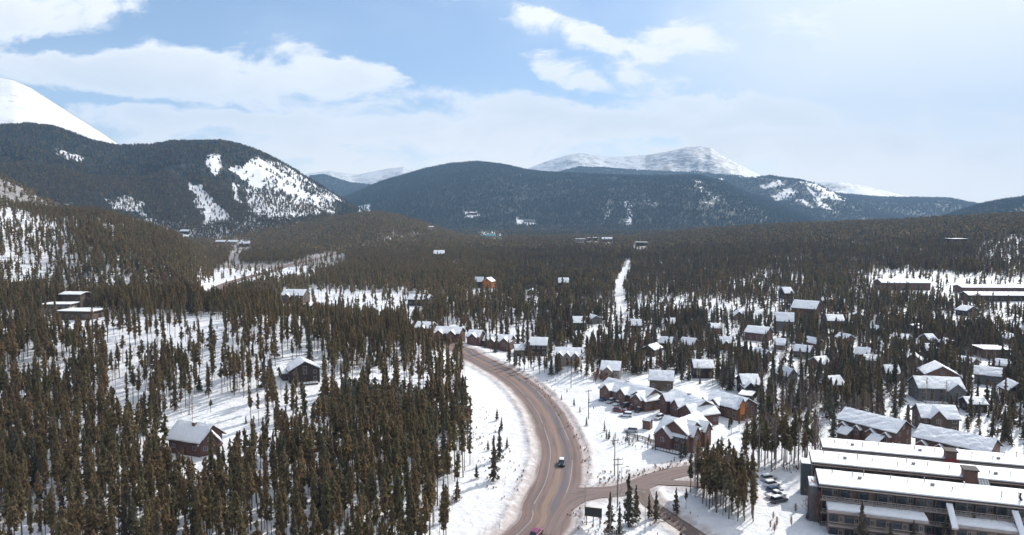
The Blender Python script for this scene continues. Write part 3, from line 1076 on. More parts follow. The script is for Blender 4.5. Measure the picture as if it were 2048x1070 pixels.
# --- left bank of the highway
house('chalet', 'large chalet with a broad white hipped roof in the pine stand at lower left', 'house', (338, 905), (400, 915), 9, 4.6, 3.4, 'maroon', nwin=3, chimney=(.55, .4, .6), cover=.8, over=1.0)
house('garage', 'steep white roofed garage wing right beside the chalet in the lower left pines', 'garage', (402, 914), (440, 906), 9, 3.8, 3.2, 'maroon', kind='gable', nwin=2, over=.8, garage=0, cover=.8)
house('chalet', 'dark timber chalet with a snowy gable on the open knoll', 'house', (580, 768), (640, 764), 10, 5.0, 3.0, 'dark', kind='gable', nwin=3, porch=True, floors=2, cover=1.0, bays=())
house('garage', 'low snow roofed garage left of the dark knoll chalet', 'garage', (566, 762), (588, 760), 7, 2.8, 1.8, 'brown', nwin=2, cover=1.0)
house('modern_house', 'wide flat roofed modern house at the left end of the knoll clearing', 'house', None, None, 11, 4.2, 0, 'brown', kind='flat', nwin=6, world=cpt(150, 640, 62, -6), over=1.2, cover=1.0)
house('modern_house_wing', 'low flat roofed wing at the left of the knoll modern house', 'house', None, None, 9, 3.4, 0, 'beige', kind='flat', nwin=4, world=cpt(112, 628, 44, 6), over=1.2, cover=1.0, zadd=1.5)
house('modern_house_wing', 'upper snow covered wing behind the knoll modern house', 'house', None, None, 9, 5.2, .8, 'brown', kind='eave', nwin=3, world=cpt(142, 622, 34, -4), over=1.0, cover=1.0, zadd=4)
house('chalet', 'chalet with a lumpy white roof beyond the knoll beside the blue shaded clearing', 'house', None, None, 14, 6.5, 4, 'brown', nwin=4, floors=2, world=cpt(584, 607, 44, -8), cover=.9, bays=((.3, 5, 2, 5.5, 2.5), (.75, 4, 1, 5, 2)))
house('chalet', 'white roofed house at the right end of the blue shaded clearing', 'house', None, None, 13, 5, 3, 'dark', nwin=4, world=cpt(836, 612, 42, -10), cover=.8)
house('chalet', 'house with bright orange sheathing standing tall in the far woods', 'house', None, None, 10, 6.5, 3.5, 'orange', nwin=2, kind='gable', world=cpt(973, 577, 18, -25), cover=.75)
house('chalet', 'snow roofed annex left of the orange sheathed house', 'house', None, None, 9, 6, 4, 'dark', nwin=2, world=cpt(957, 576, 16, -10), cover=.75)

# --- maroon row beyond the bend
for lb, u, v, w_, n, b_ in (
        ('leftmost maroon duplex of the row behind the highway bend', 845, 672, 34, 3, ((.5, 4, 1, 5, 2),)),
        ('maroon townhouse with two white gables second in the row behind the highway bend', 893, 683, 54, 5, ((.22, 5, 1.5, 5.2, 2.4), (.72, 5, 1.5, 5.2, 2.4))),
        ('small maroon house with a single white gable between the two long maroon townhouses', 946, 690, 26, 2, ((.5, 5, 1.5, 5.4, 2.6),)),
        ('rightmost long maroon townhouse of the row behind the highway bend', 993, 699, 56, 5, ((.3, 4.5, 1.2, 5.2, 2.2), (.82, 6, 2, 5.8, 3)))):
    house('townhouse', lb, 'townhouse', None, None, 10, 4.4, 2.6, 'maroon', nwin=n, floors=2, world=cpt(u, v, w_ * .95, -16), bays=tuple((c[0], c[1] * .85, c[2], 4.2, c[4] * .75) for c in b_), cover=.5, group='maroon townhouses behind the bend')
house('chalet', 'dark house with a rounded white roof right of the maroon row', 'house', None, None, 11, 5.5, 3, 'dark', nwin=4, floors=2, world=cpt(1072, 712, 42, -8), cover=.7)
house('garage', 'low white roofed garage left of the rounded roof house', 'garage', None, None, 8, 3, 2, 'dark', nwin=2, world=cpt(1042, 712, 22, 6), cover=.9)
house('chalet', 'pale beige house with three small front gables above the highway', 'house', None, None, 10, 4.8, 2.6, 'beige', nwin=5, floors=2, world=cpt(1134, 732, 50, -10), cover=.95, bays=((.2, 3.4, 1, 4.4, 1.8), (.5, 3.4, 1, 4.4, 1.8), (.82, 3.4, 1, 4.4, 1.8)))
house('chalet', 'white roofed beige house behind the snow bank right of the highway', 'house', None, None, 10, 4.2, 2.8, 'beige', nwin=3, world=cpt(1220, 760, 36, -14), cover=.95, bays=((.35, 4, 1.2, 3.8, 1.8),))

# --- red brown townhouses
house('townhouse', 'red brown townhouse row with two dormer gables behind the line of parked cars', 'townhouse', (1199, 797), (1288, 822), 10.5, 4.2, 2.9, 'redbrown', nwin=7, floors=2, bays=((.2, 4.0, 1.4, 4.4, 1.8), (.55, 4.0, 1.4, 4.4, 1.8), (.9, 4.6, 1.8, 4.0, 1.8)), chimney=(.4, .55, .7), cover=1.0)
house('townhouse', 'end townhouse joined at the lower right of the dormered row', 'townhouse', (1290, 824), (1322, 818), 9, 3.6, 2.6, 'redbrown', nwin=3, cover=1.0)
house('townhouse', 'middle red brown townhouse with steep dormers beside the shaded driveway', 'townhouse', (1324, 822), (1384, 850), 10.5, 4.6, 2.8, 'maroon', nwin=6, floors=2, bays=((.16, 4.0, 1.6, 5.0, 2.0), (.55, 4.2, 1.4, 4.6, 1.9)), chimney=(.5, .5, .7), cover=1.0)
house('townhouse', 'low snow roofed end house at the lower right of the middle townhouse', 'townhouse', (1388, 856), (1437, 849), 9, 3.8, 2.6, 'maroon', nwin=4, cover=1.0)
house('townhouse', 'long red brown townhouse ending at the orange gable', 'townhouse', (1408, 822), (1474, 842), 10.5, 4.0, 2.9, 'redbrown', nwin=6, floors=2, bays=((.35, 4.6, 1.0, 3.8, 1.8), (.02, 4, .8, 3.6, 1.4)), cover=1.0)
house('building_shell', 'unfinished gable end with orange and yellow sheathing', 'house', (1480, 842), (1490, 842), 2.5, 6.0, 1.6, 'orange', kind='gable', nwin=1, snow=.12, win=True, cover=1.0)
house('townhouse', 'front red brown townhouse facing the highway across the snow field', 'townhouse', (1312, 893), (1372, 908), 11.5, 4.6, 3.6, 'maroon', nwin=5, floors=2, bays=((.3, 5.4, 1.6, 4.2, 2.6),), porch=True, cover=1.0)
house('townhouse', 'red brown side wing with two pale gables behind the pine stand', 'townhouse', (1374, 908), (1420, 886), 9, 5.6, 3.2, 'redbrown', nwin=4, floors=2, bays=((.25, 3.8, 1.2, 5.0, 2.4), (.75, 3.8, 1.2, 5.0, 2.4)), cover=1.0)
house('chalet', 'small brown house with a frosted roof behind the dormered townhouse row', 'house', None, None, 9, 4.4, 2.8, 'brown', nwin=3, world=cpt(1322, 782, 44, -14), cover=1.0)
house('shed', 'small brown utility shed standing alone in the snowy car park', 'shed', (1285, 858), (1300, 860), 2.6, 2.6, .5, 'redbrown', nwin=0, snow=.2, win=False, over=.2, cover=1.0)

# --- woods in the middle
for lb, u, v, w_, rot, D_, hw_, ri, wl, kd, cv_ in (
        ('dark house with a bright white roof in the spruces above the long townhouse', 1503, 792, 40, -12, 10, 4.5, 2.8, 'dark', 'eave', .9),
        ('flat snow covered carport in blue shade behind the long townhouse', 1490, 806, 24, -10, 7, 2.6, 0, 'dark', 'flat', 1.0),
        ('dark house with a narrow white roof among the tall spruces', 1408, 757, 46, -14, 10, 4.5, 2.5, 'dark', 'eave', .8),
        ('grey house with a steep snow roof on the open slope in the woods', 1568, 662, 38, -30, 14, 6, 4.5, 'grey', 'eave', .9),
        ('large maroon house with stacked white roofs above the grey one', 1606, 640, 44, -28, 16, 8, 4.5, 'maroon', 'eave', .8),
        ('little white roofed house farthest up the slope above the maroon one', 1578, 599, 20, -6, 12, 5, 4, 'dark', 'eave', .9),
        ('maroon cabin below the grey house on the woodland slope', 1510, 682, 40, -20, 12, 4.5, 3, 'maroon', 'eave', .7),
        ('dark cabin in the woods left of the straight snow track', 1158, 660, 28, -10, 10, 4.5, 3, 'dark', 'eave', .7),
        ('dark cabin with a blue shaded roof right of the straight snow track', 1272, 664, 26, -10, 9, 4, 3, 'dark', 'eave', .7),
        ('white roofed house in the dense woods left of the straight snow track', 1128, 578, 26, -6, 12, 6, 4, 'dark', 'eave', .7),
        ('small white roofed house high in the woods at left of the centre', 878, 517, 26, -6, 16, 7, 5, 'brown', 'eave', .8),
        ('snow roofed lodge on the wooded plateau below the right ridge', 1924, 488, 32, -4, 20, 7, 3, 'dark', 'flat', .9),
        ('brown house with a broad white roof at the right of the wooded slope', 1672, 658, 34, -12, 12, 5, 3, 'brown', 'eave', .7)):
    house('chalet' if kd != 'flat' or D_ > 10 else 'carport', lb, 'house' if kd != 'flat' or D_ > 10 else 'carport', None, None, D_, hw_, ri, wl, kind=kd, nwin=3, world=cpt(u, v, w_ * .8, rot + (u % 5 - 2) * 9), cover=cv_ * .55, bays=((.35, 4.2, 2.2, hw_ * .8, 2.0),) if u % 2 and kd == 'eave' and D_ > 9 else ())

# --- right side houses
house('chalet', 'red sided house with a wide white gable above the long eaved house', 'house', None, None, 12, 4.5, 3.4, 'redbrown', kind='gable', nwin=3, floors=1, world=cpt(1884, 772, 50, -16), cover=1.0)
house('chalet', 'long eaved house with a pale roof and covered deck at the right', 'house', None, None, 11, 5.2, 3.2, 'grey', nwin=5, floors=2, world=cpt(1882, 805, 72, -10), cover=1.0, porch=True, bays=((.8, 6.0, 2.0, 4.8, 2.6),))
house('chalet', 'brown house half hidden by spruces below the long eaved house', 'house', None, None, 10, 4.8, 3.0, 'brown', nwin=4, floors=2, world=cpt(1880, 866, 58, -12), cover=.7, bays=((.4, 4.5, 1.5, 5, 2.5),))
house('cabin', 'low dark red flat roofed building at the right edge of the woods', 'house', None, None, 12, 4.2, 0, 'redbrown', kind='flat', nwin=4, world=cpt(1994, 718, 40, -6), cover=1.0)
house('cabin', 'small house with a sloping white roof near the right edge', 'house', None, None, 9, 4, 2.6, 'grey', nwin=3, world=cpt(1975, 770, 32, -34), cover=.9)
house('cabin', 'shed with a blue shaded snow roof among spruces near the right edge', 'shed', None, None, 7, 3, 1.6, 'dark', nwin=2, world=cpt(1955, 826, 30, -8), cover=1.0)
small = [('brown cabin with a pale roof left of the red gabled house', 1786, 764, 26, 'redbrown'), ('cabin with a bright white roof tip in the middle right woods', 1866, 694, 18, 'brown'),
         ('dark cabin right beneath the bright roof tip cabin', 1864, 716, 20, 'dark'), ('brown cabin with a snow laden roof left in the right woods', 1724, 724, 26, 'brown'),
         None, ('cabin with a round white roof behind the spruces above the dormered long house', 1678, 788, 28, 'dark'),
         None, ('narrow white roofed cabin below the shaded clearing', 1945, 632, 34, 'dark'),
         None, ('cabin with a white roof at the far right edge of the woods', 2035, 800, 34, 'dark'),
         None, ('white roofed grey cabin in the thin bare woods', 1585, 768, 26, 'grey'),
         ('dark cabin deep in the spruces right of the straight track', 1330, 700, 26, 'dark'), ('brown cabin in the bright gap left of the tall spruces', 1452, 700, 26, 'brown')]
for lb, u, v, w_, wl in [c for c in small if c]:
    house('cabin', lb, 'cabin', None, None, 8.0, 3.6, 2.6, wl, nwin=3, world=cpt(u, v, w_ * .8, -35 + (u * 7 % 60)), cover=.35, kind='gable' if u % 2 else 'eave', bays=((.5, 3.2, 1.5, 3.2, 1.6),) if u % 3 == 0 and u % 2 == 0 else ())
rc = random.Random(5)
for u, v, w_ in ((1105, 640, 16), (1192, 648, 18), (1236, 690, 16), (1296, 712, 20), (1345, 655, 16), (1372, 700, 22), (1430, 668, 20), (1478, 640, 18), (1486, 712, 20), (1535, 724, 22),
                 (1560, 700, 18), (1602, 716, 22), (1640, 700, 18), (1652, 740, 24), (1700, 690, 18), (1742, 735, 24), (1800, 690, 18), (1826, 735, 24), (1842, 668, 18), (1905, 700, 20),
                 (1920, 668, 18), (1950, 740, 22), (2010, 745, 22), (2030, 690, 18), (1760, 672, 18), (1016, 610, 18), (1062, 590, 16), (1715, 640, 16), (1660, 612, 16)):
    house('cabin', 'little snow roofed cabin half hidden among the trees right of the highway', 'cabin', None, None, rc.uniform(6, 9), rc.uniform(2.6, 3.6), rc.uniform(1.6, 2.8), rc.choice(['brown', 'dark', 'redbrown', 'grey']),
          nwin=2, world=cpt(u, v, w_, rc.uniform(-50, 30)), cover=.22, kind=rc.choice(['eave', 'gable']), group='small cabins in the woods right of the highway', snow=.5)
# long lodges on the far right clearing
house('lodge', 'very long low reddish lodge across the far right clearing', 'lodge', None, None, 14, 4.2, 1.6, 'maroon', nwin=12, world=cpt(1998, 586, 120, -3), cover=.4)
house('lodge', 'long dark lodge with a white roof below the red one', 'lodge', None, None, 14, 4.4, 2.0, 'dark', nwin=12, world=cpt(2010, 603, 116, -4), cover=.4)
house('lodge', 'dark lodge with a ragged white roof left on the far right clearing', 'lodge', None, None, 16, 6.5, 2.6, 'maroon', nwin=8, world=cpt(1812, 581, 84, -3), cover=.4)
# valley buildings, a few pixels each
for lb, u, v, w_, wl, kd in (
        ('brownish lodge on the foot of the blue centre mountain', 945, 430, 18, 'maroon', 'flat'),
        ('teal roofed building largest of the cluster in the valley', 980, 476, 18, 'teal', 'eave'),
        ('teal roofed building left in the valley cluster', 966, 474, 9, 'teal', 'eave'),
        ('teal roofed building right in the valley cluster', 996, 478, 11, 'teal', 'eave'),
        ('white roofed building left in the valley row', 1160, 484, 22, 'beige', 'flat'),
        ('white roofed building in the middle of the valley row', 1186, 482, 24, 'dark', 'flat'),
        ('white roofed building right in the valley row', 1214, 484, 20, 'brown', 'eave'),
        ('snow roofed building at the top end of the straight track', 1284, 492, 24, 'dark', 'flat'),
        ('snow roofed barn left in the left valley clearing', 440, 490, 18, 'brown', 'eave'),
        ('snow roofed barn in the middle of the left valley clearing', 464, 490, 18, 'beige', 'eave'),
        ('snow roofed barn right in the left valley clearing', 488, 494, 20, 'brown', 'eave'),
        ('lone white roofed cabin above the left valley clearing', 368, 468, 16, 'dark', 'eave'),
        ('pale building in the woods under the centre mountain', 1058, 445, 22, 'beige', 'flat'),
        ('small white roofed cabin on the wooded ridge left of centre', 862, 458, 10, 'beige', 'eave')):
    g_ = ground(u, v); rr_ = math.hypot(g_[0], g_[1])
    w_m = w_ * rr_ / FPX
    house('valley_house', lb, 'building', None, None, w_m * .5, w_m * .16 + 3, (w_m * .16) if kd == 'eave' else 0, wl if wl != 'teal' else 'beige', kind=kd, nwin=4, world=cpt(u, v, w_, -5),
          snow=0 if wl == 'teal' else .8, bare_roof='teal' if wl == 'teal' else None, win=rr_ < 2600, cover=1.0)


# --- long dormered buildings behind the apartments
def pt_z(u, v, z):
    x, y = flat_pt(u, v, z)
    return np.array([x, y, 0.0])


B1 = (pt_z(1677, 838, 6), pt_z(1791, 866, 6))
B2 = (pt_z(1831, 873, 6), pt_z(1977, 905, 6))
for lab, BB, shd in (('long dormered townhouse with two blue shaded porch roofs, left of its twin', B1, (4.0, 14.0)), ('long dormered townhouse right behind the end of the uppermost flat apartment roof', B2, ())):
    e = house('dormered_building', lab, 'townhouse', None, None, 9.5, 5.6, 2.6, 'redbrown', world=BB, nwin=8, floors=2, cover=1.0, over=.8,
              bays=tuple(((k + .45) / 4, 2.4, 1.3, 3.9, 1.0) for k in range(4)), group='long dormered townhouses', snow=.3)
    for sx in shd:
        o = MB().box(sx - 1.6, -4.6, -2, sx + 1.6, -1.2, 2.4).build('entrance_porch', M['brown'], e)
        MB().slab((sx - 2.0, -5.2, 2.4), (sx + 2.0, -5.2, 2.4), (sx + 2.0, -1.2, 3.9), (sx - 2.0, -1.2, 3.9), .35, 3, 3, .04).build('porch_snow', M['roof_snow'], o)


# --- the three stepped apartment rows
AX0 = Vector(flat_pt(1643, 964, 10.0)); AX1 = Vector(flat_pt(2048, 1007, 10.0))
ADIR = (AX1 - AX0).normalized()
ARZ = math.atan2(ADIR.y, ADIR.x)


def apartment(label, u, v, ztop, floors, D, L, mat, nbays, seed):
    p = flat_pt(u, v, ztop)
    fh = 3.05
    e = empty('apartment_building', (p[0], p[1], ztop - 10.0), ARZ)
    tag(e, label, 'apartment building', 'stepped flat roofed apartment rows')
    rr = random.Random(seed)
    H = 10.0
    register(Vector((p[0], p[1], 0)), Vector((ADIR.x, ADIR.y, 0)), L, D, ztop - 10, ztop, cover=1.0)
    MB().box(0, 0, -3, L, D, H - .75).build('wall', M[mat], e)
    ro = MB().box(-.7, -1.7, H - .75, L + .5, D + .4, H - .05).build('roof', M['brown'], e)
    MB().slab((-.62, -1.62, H - .05), (L + .4, -1.62, H - .05), (L + .4, D + .3, H - .05), (-.62, D + .3, H - .05), .38, 40, 5, .035, seed).build('roof_snow', M['roof_snow'], ro)
    MB().box(-.74, -1.76, H - .62, L + .5, -1.70, H - .40).build('fascia_board', M['railing'], ro)
    bw = L / nbays
    for f in range(3 - floors, 3):
        z = f * fh + .15
        put('balcony_floor', ('bf', L), lambda mb: mb.box(-.2, -1.5, 0, L, -.003, .2), M['railing'], e, (0, 0, z))
        for k in range(nbays):
            put('balcony_railing', ('br', bw), lambda mb: [mb.box(.12, -1.5, 1.0, bw - .12, -1.42, 1.12), mb.box(.12, -1.49, .62, bw - .12, -1.44, .70), mb.box(.12, -1.49, .3, bw - .12, -1.44, .38)] + [mb.box(.12 + q * (bw - .3) / 4, -1.48, .2, .20 + q * (bw - .3) / 4, -1.43, 1.0) for q in range(5)],
                M['railing'], e, (k * bw, 0, z))
            window_at(e, k * bw + bw * .33, 0, z + .25, 0, 1.9, 2.1, 'darkframe')
            if rr.random() < .75:
                window_at(e, k * bw + bw * .78, 0, z + 1.0, 0, 1.0, 1.2, 'frame')
    for k in range(nbays + 1):
        put('party_wall', ('pw', floors), lambda mb: mb.box(-.1, -1.45, (3 - floors) * fh + .36, .1, -.004, H - .76), M['brown'], e, (k * bw, 0, 0))
    # roof vents, flues and small stacks
    for k in range(int(L / 4.2)):
        x = 2 + k * 4.2 + rr.uniform(-1, 1); y = rr.uniform(1, D - 1.2)
        put('vent_pipe', ('vent', k % 3), lambda mb: (mb.tube((0, 0, 0), (0, 0, .75 + .25 * (k % 3)), .09, .09), mb.tube((0, 0, .75 + .25 * (k % 3)), (0, 0, .9 + .25 * (k % 3)), .17, .17)),
            M['metal'] if k % 2 else M['concrete'], e, (x, y, H + .2))
        if k % 4 == 1:
            put('roof_vent_box', ('vbox',), lambda mb: (mb.box(-.35, -.3, 0, .35, .3, .35), mb.box(-.4, -.35, .35, .4, .35, .55)), M['concrete'], e, (x + 1.4, y * .6 + 1, H + .25))
    return e, bw, p


A1, bw1, PA1 = apartment('nearest flat roofed apartment row with two lower wings in front', 1643, 964, 10.0, 3, 8.6, 66, 'tan', 17, 3)
A2, bw2, PA2 = apartment('middle flat roofed apartment row with the snow crusted canopy', 1628, 921, 9.0, 2, 8.2, 74, 'grey', 19, 4)
A3, bw3, PA3 = apartment('farthest flat roofed apartment row with the red painted stair block', 1649, 892, 8.0, 2, 7.6, 80, 'tan', 20, 5)
# lower wings of the nearest row
for (xa, xb) in ((1.2, 20.5), (26.2, 37.5)):
    w_ = MB().box(xa, -5.2, -3, xb, -1.6, 5.3).build('lower_wing', M['tan'], A1)
    MB().box(xa - .3, -6.2, 5.3, xb + .6, -1.6, 5.9).build('wing_roof', M['railing'], w_)
    MB().slab((xa - .2, -6.1, 5.9), (xb + .5, -6.1, 5.9), (xb + .5, -1.65, 5.9), (xa - .2, -1.65, 5.9), .42, 24, 4, .05, 9).build('wing_snow', M['roof_snow'], w_)
    n = int((xb - xa) / 3.2)
    for k in range(n):
        x = xa + (k + .5) * (xb - xa) / n
        for z in (-.6, 2.5):
            window_at(w_, x - .5, -5.2, z + .2, 0, 1.8, 1.9, 'darkframe')
            window_at(w_, x + 1.0, -5.2, z + .7, 0, .8, 1.1, 'frame')
    for z in (-.8, 2.3):
        MB().box(xa, -6.4, z, xb, -5.205, z + .2).build('balcony_floor', M['railing'], w_)
        MB().box(xa, -6.4, z + .95, xb, -6.32, z + 1.08).build('balcony_railing', M['railing'], w_)
for xs in (25.2, 37.6):
    s_ = MB().hexa([(xs, -7.4, 5.2), (xs + 1.3, -7.4, 5.2), (xs + 1.3, -1.6, 8.3), (xs, -1.6, 8.3)], [(xs, -7.4, 5.5), (xs + 1.3, -7.4, 5.5), (xs + 1.3, -1.6, 8.6), (xs, -1.6, 8.6)]).build('stair_roof', M['railing'], A1)
    MB().slab((xs + .05, -7.35, 5.5), (xs + 1.25, -7.35, 5.5), (xs + 1.25, -1.6, 8.6), (xs + .05, -1.6, 8.6), .3, 2, 5, .03).build('stair_snow', M['roof_snow'], s_)
    MB().box(xs + .1, -7.0, -3, xs + .3, -6.8, 5.4).build('stair_post', M['trim'], s_)
# annex at the left end of the nearest row
an = MB().box(-2.4, .6, -3, -.75, 6.4, 8.6).build('end_annex', M['grey'], A1)
MB().slab((-2.5, .5, 8.6), (-.76, .5, 8.6), (-.76, 6.5, 8.6), (-2.5, 6.5, 8.6), .4, 3, 4, .04).build('annex_snow', M['roof_snow'], an)
# tower at the left end of the middle row
tw = MB().box(-3.0, -1.9, -3, -.75, 2.4, 9.6).build('stair_tower', M['slate'], A2)
MB().slab((-3.05, -1.95, 9.6), (-.76, -1.95, 9.6), (-.76, 2.45, 9.6), (-3.05, 2.45, 9.6), .12, 3, 3, .02).build('tower_snow', M['roof_snow'], tw)
MB().box(-3.1, -1.9, 1.0, -3.005, 2.4, 1.3).build('tower_band', M['railing'], tw)
# stair and lift blocks on the rows
b3 = MB().box(29.2, -2.6, 4, 31.6, .4, 12.2).build('lift_block', M['brick'], A3)
MB().box(28.9, -2.9, 12.2, 31.9, .7, 12.5).build('lift_cap', M['roof'], b3)
MB().box(28.8, -3.0, 5, 31.9, -2.61, 10.4).build('red_panel', M['redpaint'], b3)
b2 = MB().box(33.2, -2.6, 4, 36.0, .4, 12.0).build('lift_block', M['brick'], A2)
MB().box(32.9, -2.9, 12.0, 36.3, .7, 12.3).build('lift_cap', M['roof'], b2)
cn = MB().hexa([(36.2, -5.6, 7.4), (38.4, -5.6, 7.4), (38.4, -1.8, 9.6), (36.2, -1.8, 9.6)], [(36.2, -5.6, 7.7), (38.4, -5.6, 7.7), (38.4, -1.8, 9.9), (36.2, -1.8, 9.9)]).build('canopy', M['metal'], A2)
for k in range(4):
    put('canopy_rib', ('rib',), lambda mb: mb.hexa([(-.05, -5.5, 7.72), (.05, -5.5, 7.72), (.05, -1.9, 9.86), (-.05, -1.9, 9.86)], [(-.05, -5.5, 7.9), (.05, -5.5, 7.9), (.05, -1.9, 10.05), (-.05, -1.9, 10.05)]), M['roof_snow'], cn, (36.4 + k * .6, 0, 0))
MB().box(-2.6, -1.2, -2, -.75, 1.2, 8.2).build('red_end_block', M['redpaint'], A3)

FAR_SNOW = [
    [(1538, 392), (1572, 376), (1590, 384), (1575, 398), (1550, 406)],
    [(1503, 424), (1530, 412), (1545, 420), (1535, 436), (1510, 437)],
    [(1592, 396), (1606, 396), (1630, 414), (1615, 418)],
    [(1595, 360), (1640, 366), (1695, 398), (1690, 404), (1630, 396), (1640, 384)],
    [(1515, 370), (1560, 362), (1575, 368), (1530, 378)],
    [(1605, 374), (1618, 374), (1672, 424), (1662, 430), (1640, 412)],
    [(1708, 430), (1735, 430), (1738, 440), (1712, 438)],
    [(1430, 352), (1450, 360), (1452, 366), (1432, 360)],
    [(1470, 352), (1540, 355), (1535, 360), (1480, 358)],
]


# ------------------------------------------------------------------ ground sheet
def build_terrain():
    az, rs, na, nr, X, Y, Z, edge, lay, A, RR = G_AZ, G_RS, len(G_AZ), len(G_RS), G_X, G_Y, G_Z, G_EDGE, G_LAY, G_A, G_R
    u, v, zc = project(X, Y, Z)
    front = (Y > 10)
    names = [g['n'] for g in RANGES]
    L = {n: i for i, n in enumerate(names)}
    forest = np.zeros(X.shape); rock = np.zeros(X.shape)
    ch = np.where(front, tree_chance(np.where(front, u, -5000), np.where(front, v, -5000), RR, 1.5), 1.0)
    base = -0.6 + ss(1400, 2400, RR) * (0.5 + 1.3 * ch)
    forest = np.where(lay >= 0, base, base)
    snowy = (lay == L['left_peak']) | (lay == L['snow_peaks'])
    forest = np.where(snowy, -1.0, forest)
    forest = np.where(lay == L['left_back_hill'], -0.1, forest)
    forest = np.where(lay == L['treeline_ridge'], 1.35, forest)
    forest = np.where(lay == L['patchy_ridge'], 0.92, forest)
    rock = np.where(lay == L['snow_peaks'], 0.5, rock)
    rock = np.where(lay == L['left_peak'], 0.40, rock)
    # crest of the left peak is blown clear of snow
    pk = (lay == L['left_peak'])
    crest = np.interp(A, RANGES[L['left_peak']]['az'], RANGES[L['left_peak']]['z'])
    rock = np.where(pk & (crest - Z < 22) & (A > R(-34.9)), 0.9, rock)
    main = (lay == L['snow_peaks']) & (u > 1290) & (u < 1480) & (v < 350)
    rock = np.where(main, 0.64, rock)
    rock = np.where((lay == L['snow_peaks']) & (u < 1200) & (u > 1050) & (v < 330), 0.55, rock)
    rock = np.where((lay == L['snow_peaks']) & (u > 1620) & (u < 1780) & (v < 378), 0.58, rock)
    rock = np.where((lay == L['left_back_hill']), 0.8, rock)
    rock = np.where((lay == L['left_mountain']) & (u > 640) & (u < 760), 0.6, rock)
    for poly, val in [(q_, 0.36) for q_ in FAR_SNOW]:
        q = in_poly(u + fbm(X / 120, Y / 120, 5) * 14, v + fbm(X / 120 + 9, Y / 120, 5) * 7, poly) & (RR > 4500)
        forest = np.where(q, val, forest)
    dirt = np.where(edge < 60, 1 - ss(-0.5, 5.5, edge), 0.0) * ss(900, 300, RR)
    dirt = 0.8 * dirt + 0.12 * (1 - ss(4, 12, edge)) * ss(700, 250, RR)
    verts = np.stack([X.ravel(), Y.ravel(), Z.ravel()], 1)
    i = np.arange(nr - 1)[:, None] * na + np.arange(na)[None, :]
    j = np.arange(nr - 1)[:, None] * na + (np.arange(na)[None, :] + 1) % na
    F = np.stack([i, i + na, j + na, j], 2).reshape(-1, 4)[:, ::-1]
    me = bpy.data.meshes.new('ground')
    me.vertices.add(len(verts)); me.vertices.foreach_set('co', verts.astype(np.float32).ravel())
    me.loops.add(F.size); me.loops.foreach_set('vertex_index', F.astype(np.int32).ravel())
    me.polygons.add(len(F)); me.polygons.foreach_set('loop_start', (np.arange(len(F)) * 4).astype(np.int32))
    me.polygons.foreach_set('use_smooth', np.ones(len(F), bool))
    for nm, arr in (('forest', forest), ('dirt', np.clip(dirt, 0, 1)), ('rock', rock)):
        a = me.attributes.new(nm, 'FLOAT', 'POINT')
        a.data.foreach_set('value', arr.astype(np.float32).ravel())
    me.update(calc_edges=True)
    me.materials.append(snow_ground_mat())
    o = bpy.data.objects.new('snowy_ground', me)
    col.objects.link(o)
    tag(o, 'snow covered valley floor rising into wooded hills and white mountains', kind='structure')


build_terrain()


def ribbon(name, g, mat, u0=None, u1=None, dz=0.0, a=0, b=None, nu=9, label=None, thick=None):
    C = g['c']; z = g['z']
    b = len(C) if b is None else b
    T = np.gradient(C, axis=0); T /= np.linalg.norm(T, axis=1)[:, None]
    Nn = np.stack([T[:, 1], -T[:, 0]], 1)
    u0 = -g['half'] if u0 is None else u0
    u1 = g['half'] if u1 is None else u1
    s = np.concatenate([[0], np.cumsum(np.linalg.norm(np.diff(C, axis=0), axis=1))])
    V = []; UV = []
    us = np.linspace(u0, u1, nu)
    for k in range(a, b):
        for uu in us:
            V.append((C[k, 0] + Nn[k, 0] * uu, C[k, 1] + Nn[k, 1] * uu, z[k] + g['off'] + dz - 0.0016 * uu * uu))
            UV.append((uu, s[k]))
    Fs = []
    for k in range(b - a - 1):
        for q in range(nu - 1):
            i = k * nu + q
            Fs.append((i, i + nu, i + nu + 1, i + 1))
    me = bpy.data.meshes.new(name)
    me.from_pydata(V, [], Fs)
    l = me.uv_layers.new(name='UVMap')
    for lp in me.loops:
        l.data[lp.index].uv = UV[lp.vertex_index]
    me.materials.append(mat)
    for p in me.polygons: p.use_smooth = True
    o = bpy.data.objects.new(name, me)
    col.objects.link(o)
    tag(o, label, kind='structure')
    return o


ribbon('highway', HW, M['road'], label='sanded two lane highway curving between snow banks')
ribbon('side_road', R2, M['side'], label='side road leaving the highway towards the pine stand')
ribbon('lower_branch_road', R3, M['side'], label='narrow road forking below the side road')
ribbon('dirt_driveway', R4, M['dirt'], label='muddy driveway running down past the spruces')
ribbon('slip_lane', R5, M['side'], label='turning lane curving from the side road to the highway')
ribbon('valley_track', R6, principled('packed_snow', (0.7, 0.71, 0.74), 0.7, nscale=0.3, namp=0.1), label='straight packed snow track cut through the woods')
# painted lines, worn and broken by sand
nseg = len(HW['c'])
sh = np.cumsum(np.linalg.norm(np.diff(HW['c'], axis=0), axis=1))
for (uu, wd, mat, gaps) in ((-3.15, 0.10, 'mark', False), (0.15, 0.07, 'ymark', True), (3.35, 0.10, 'mark', True), (-6.0, 0.08, 'mark', True)):
    mb = []
    k = 8
    while k < 118:
        ln = random.randint(3, 7) if gaps else random.randint(8, 16)
        if k + ln + 1 < nseg:
            ribbon('road_marking', HW, M[mat], uu - wd, uu + wd, 0.02, k, k + ln + 1, 2, label=None)
        k += ln + (random.randint(1, 4) if gaps else 1)

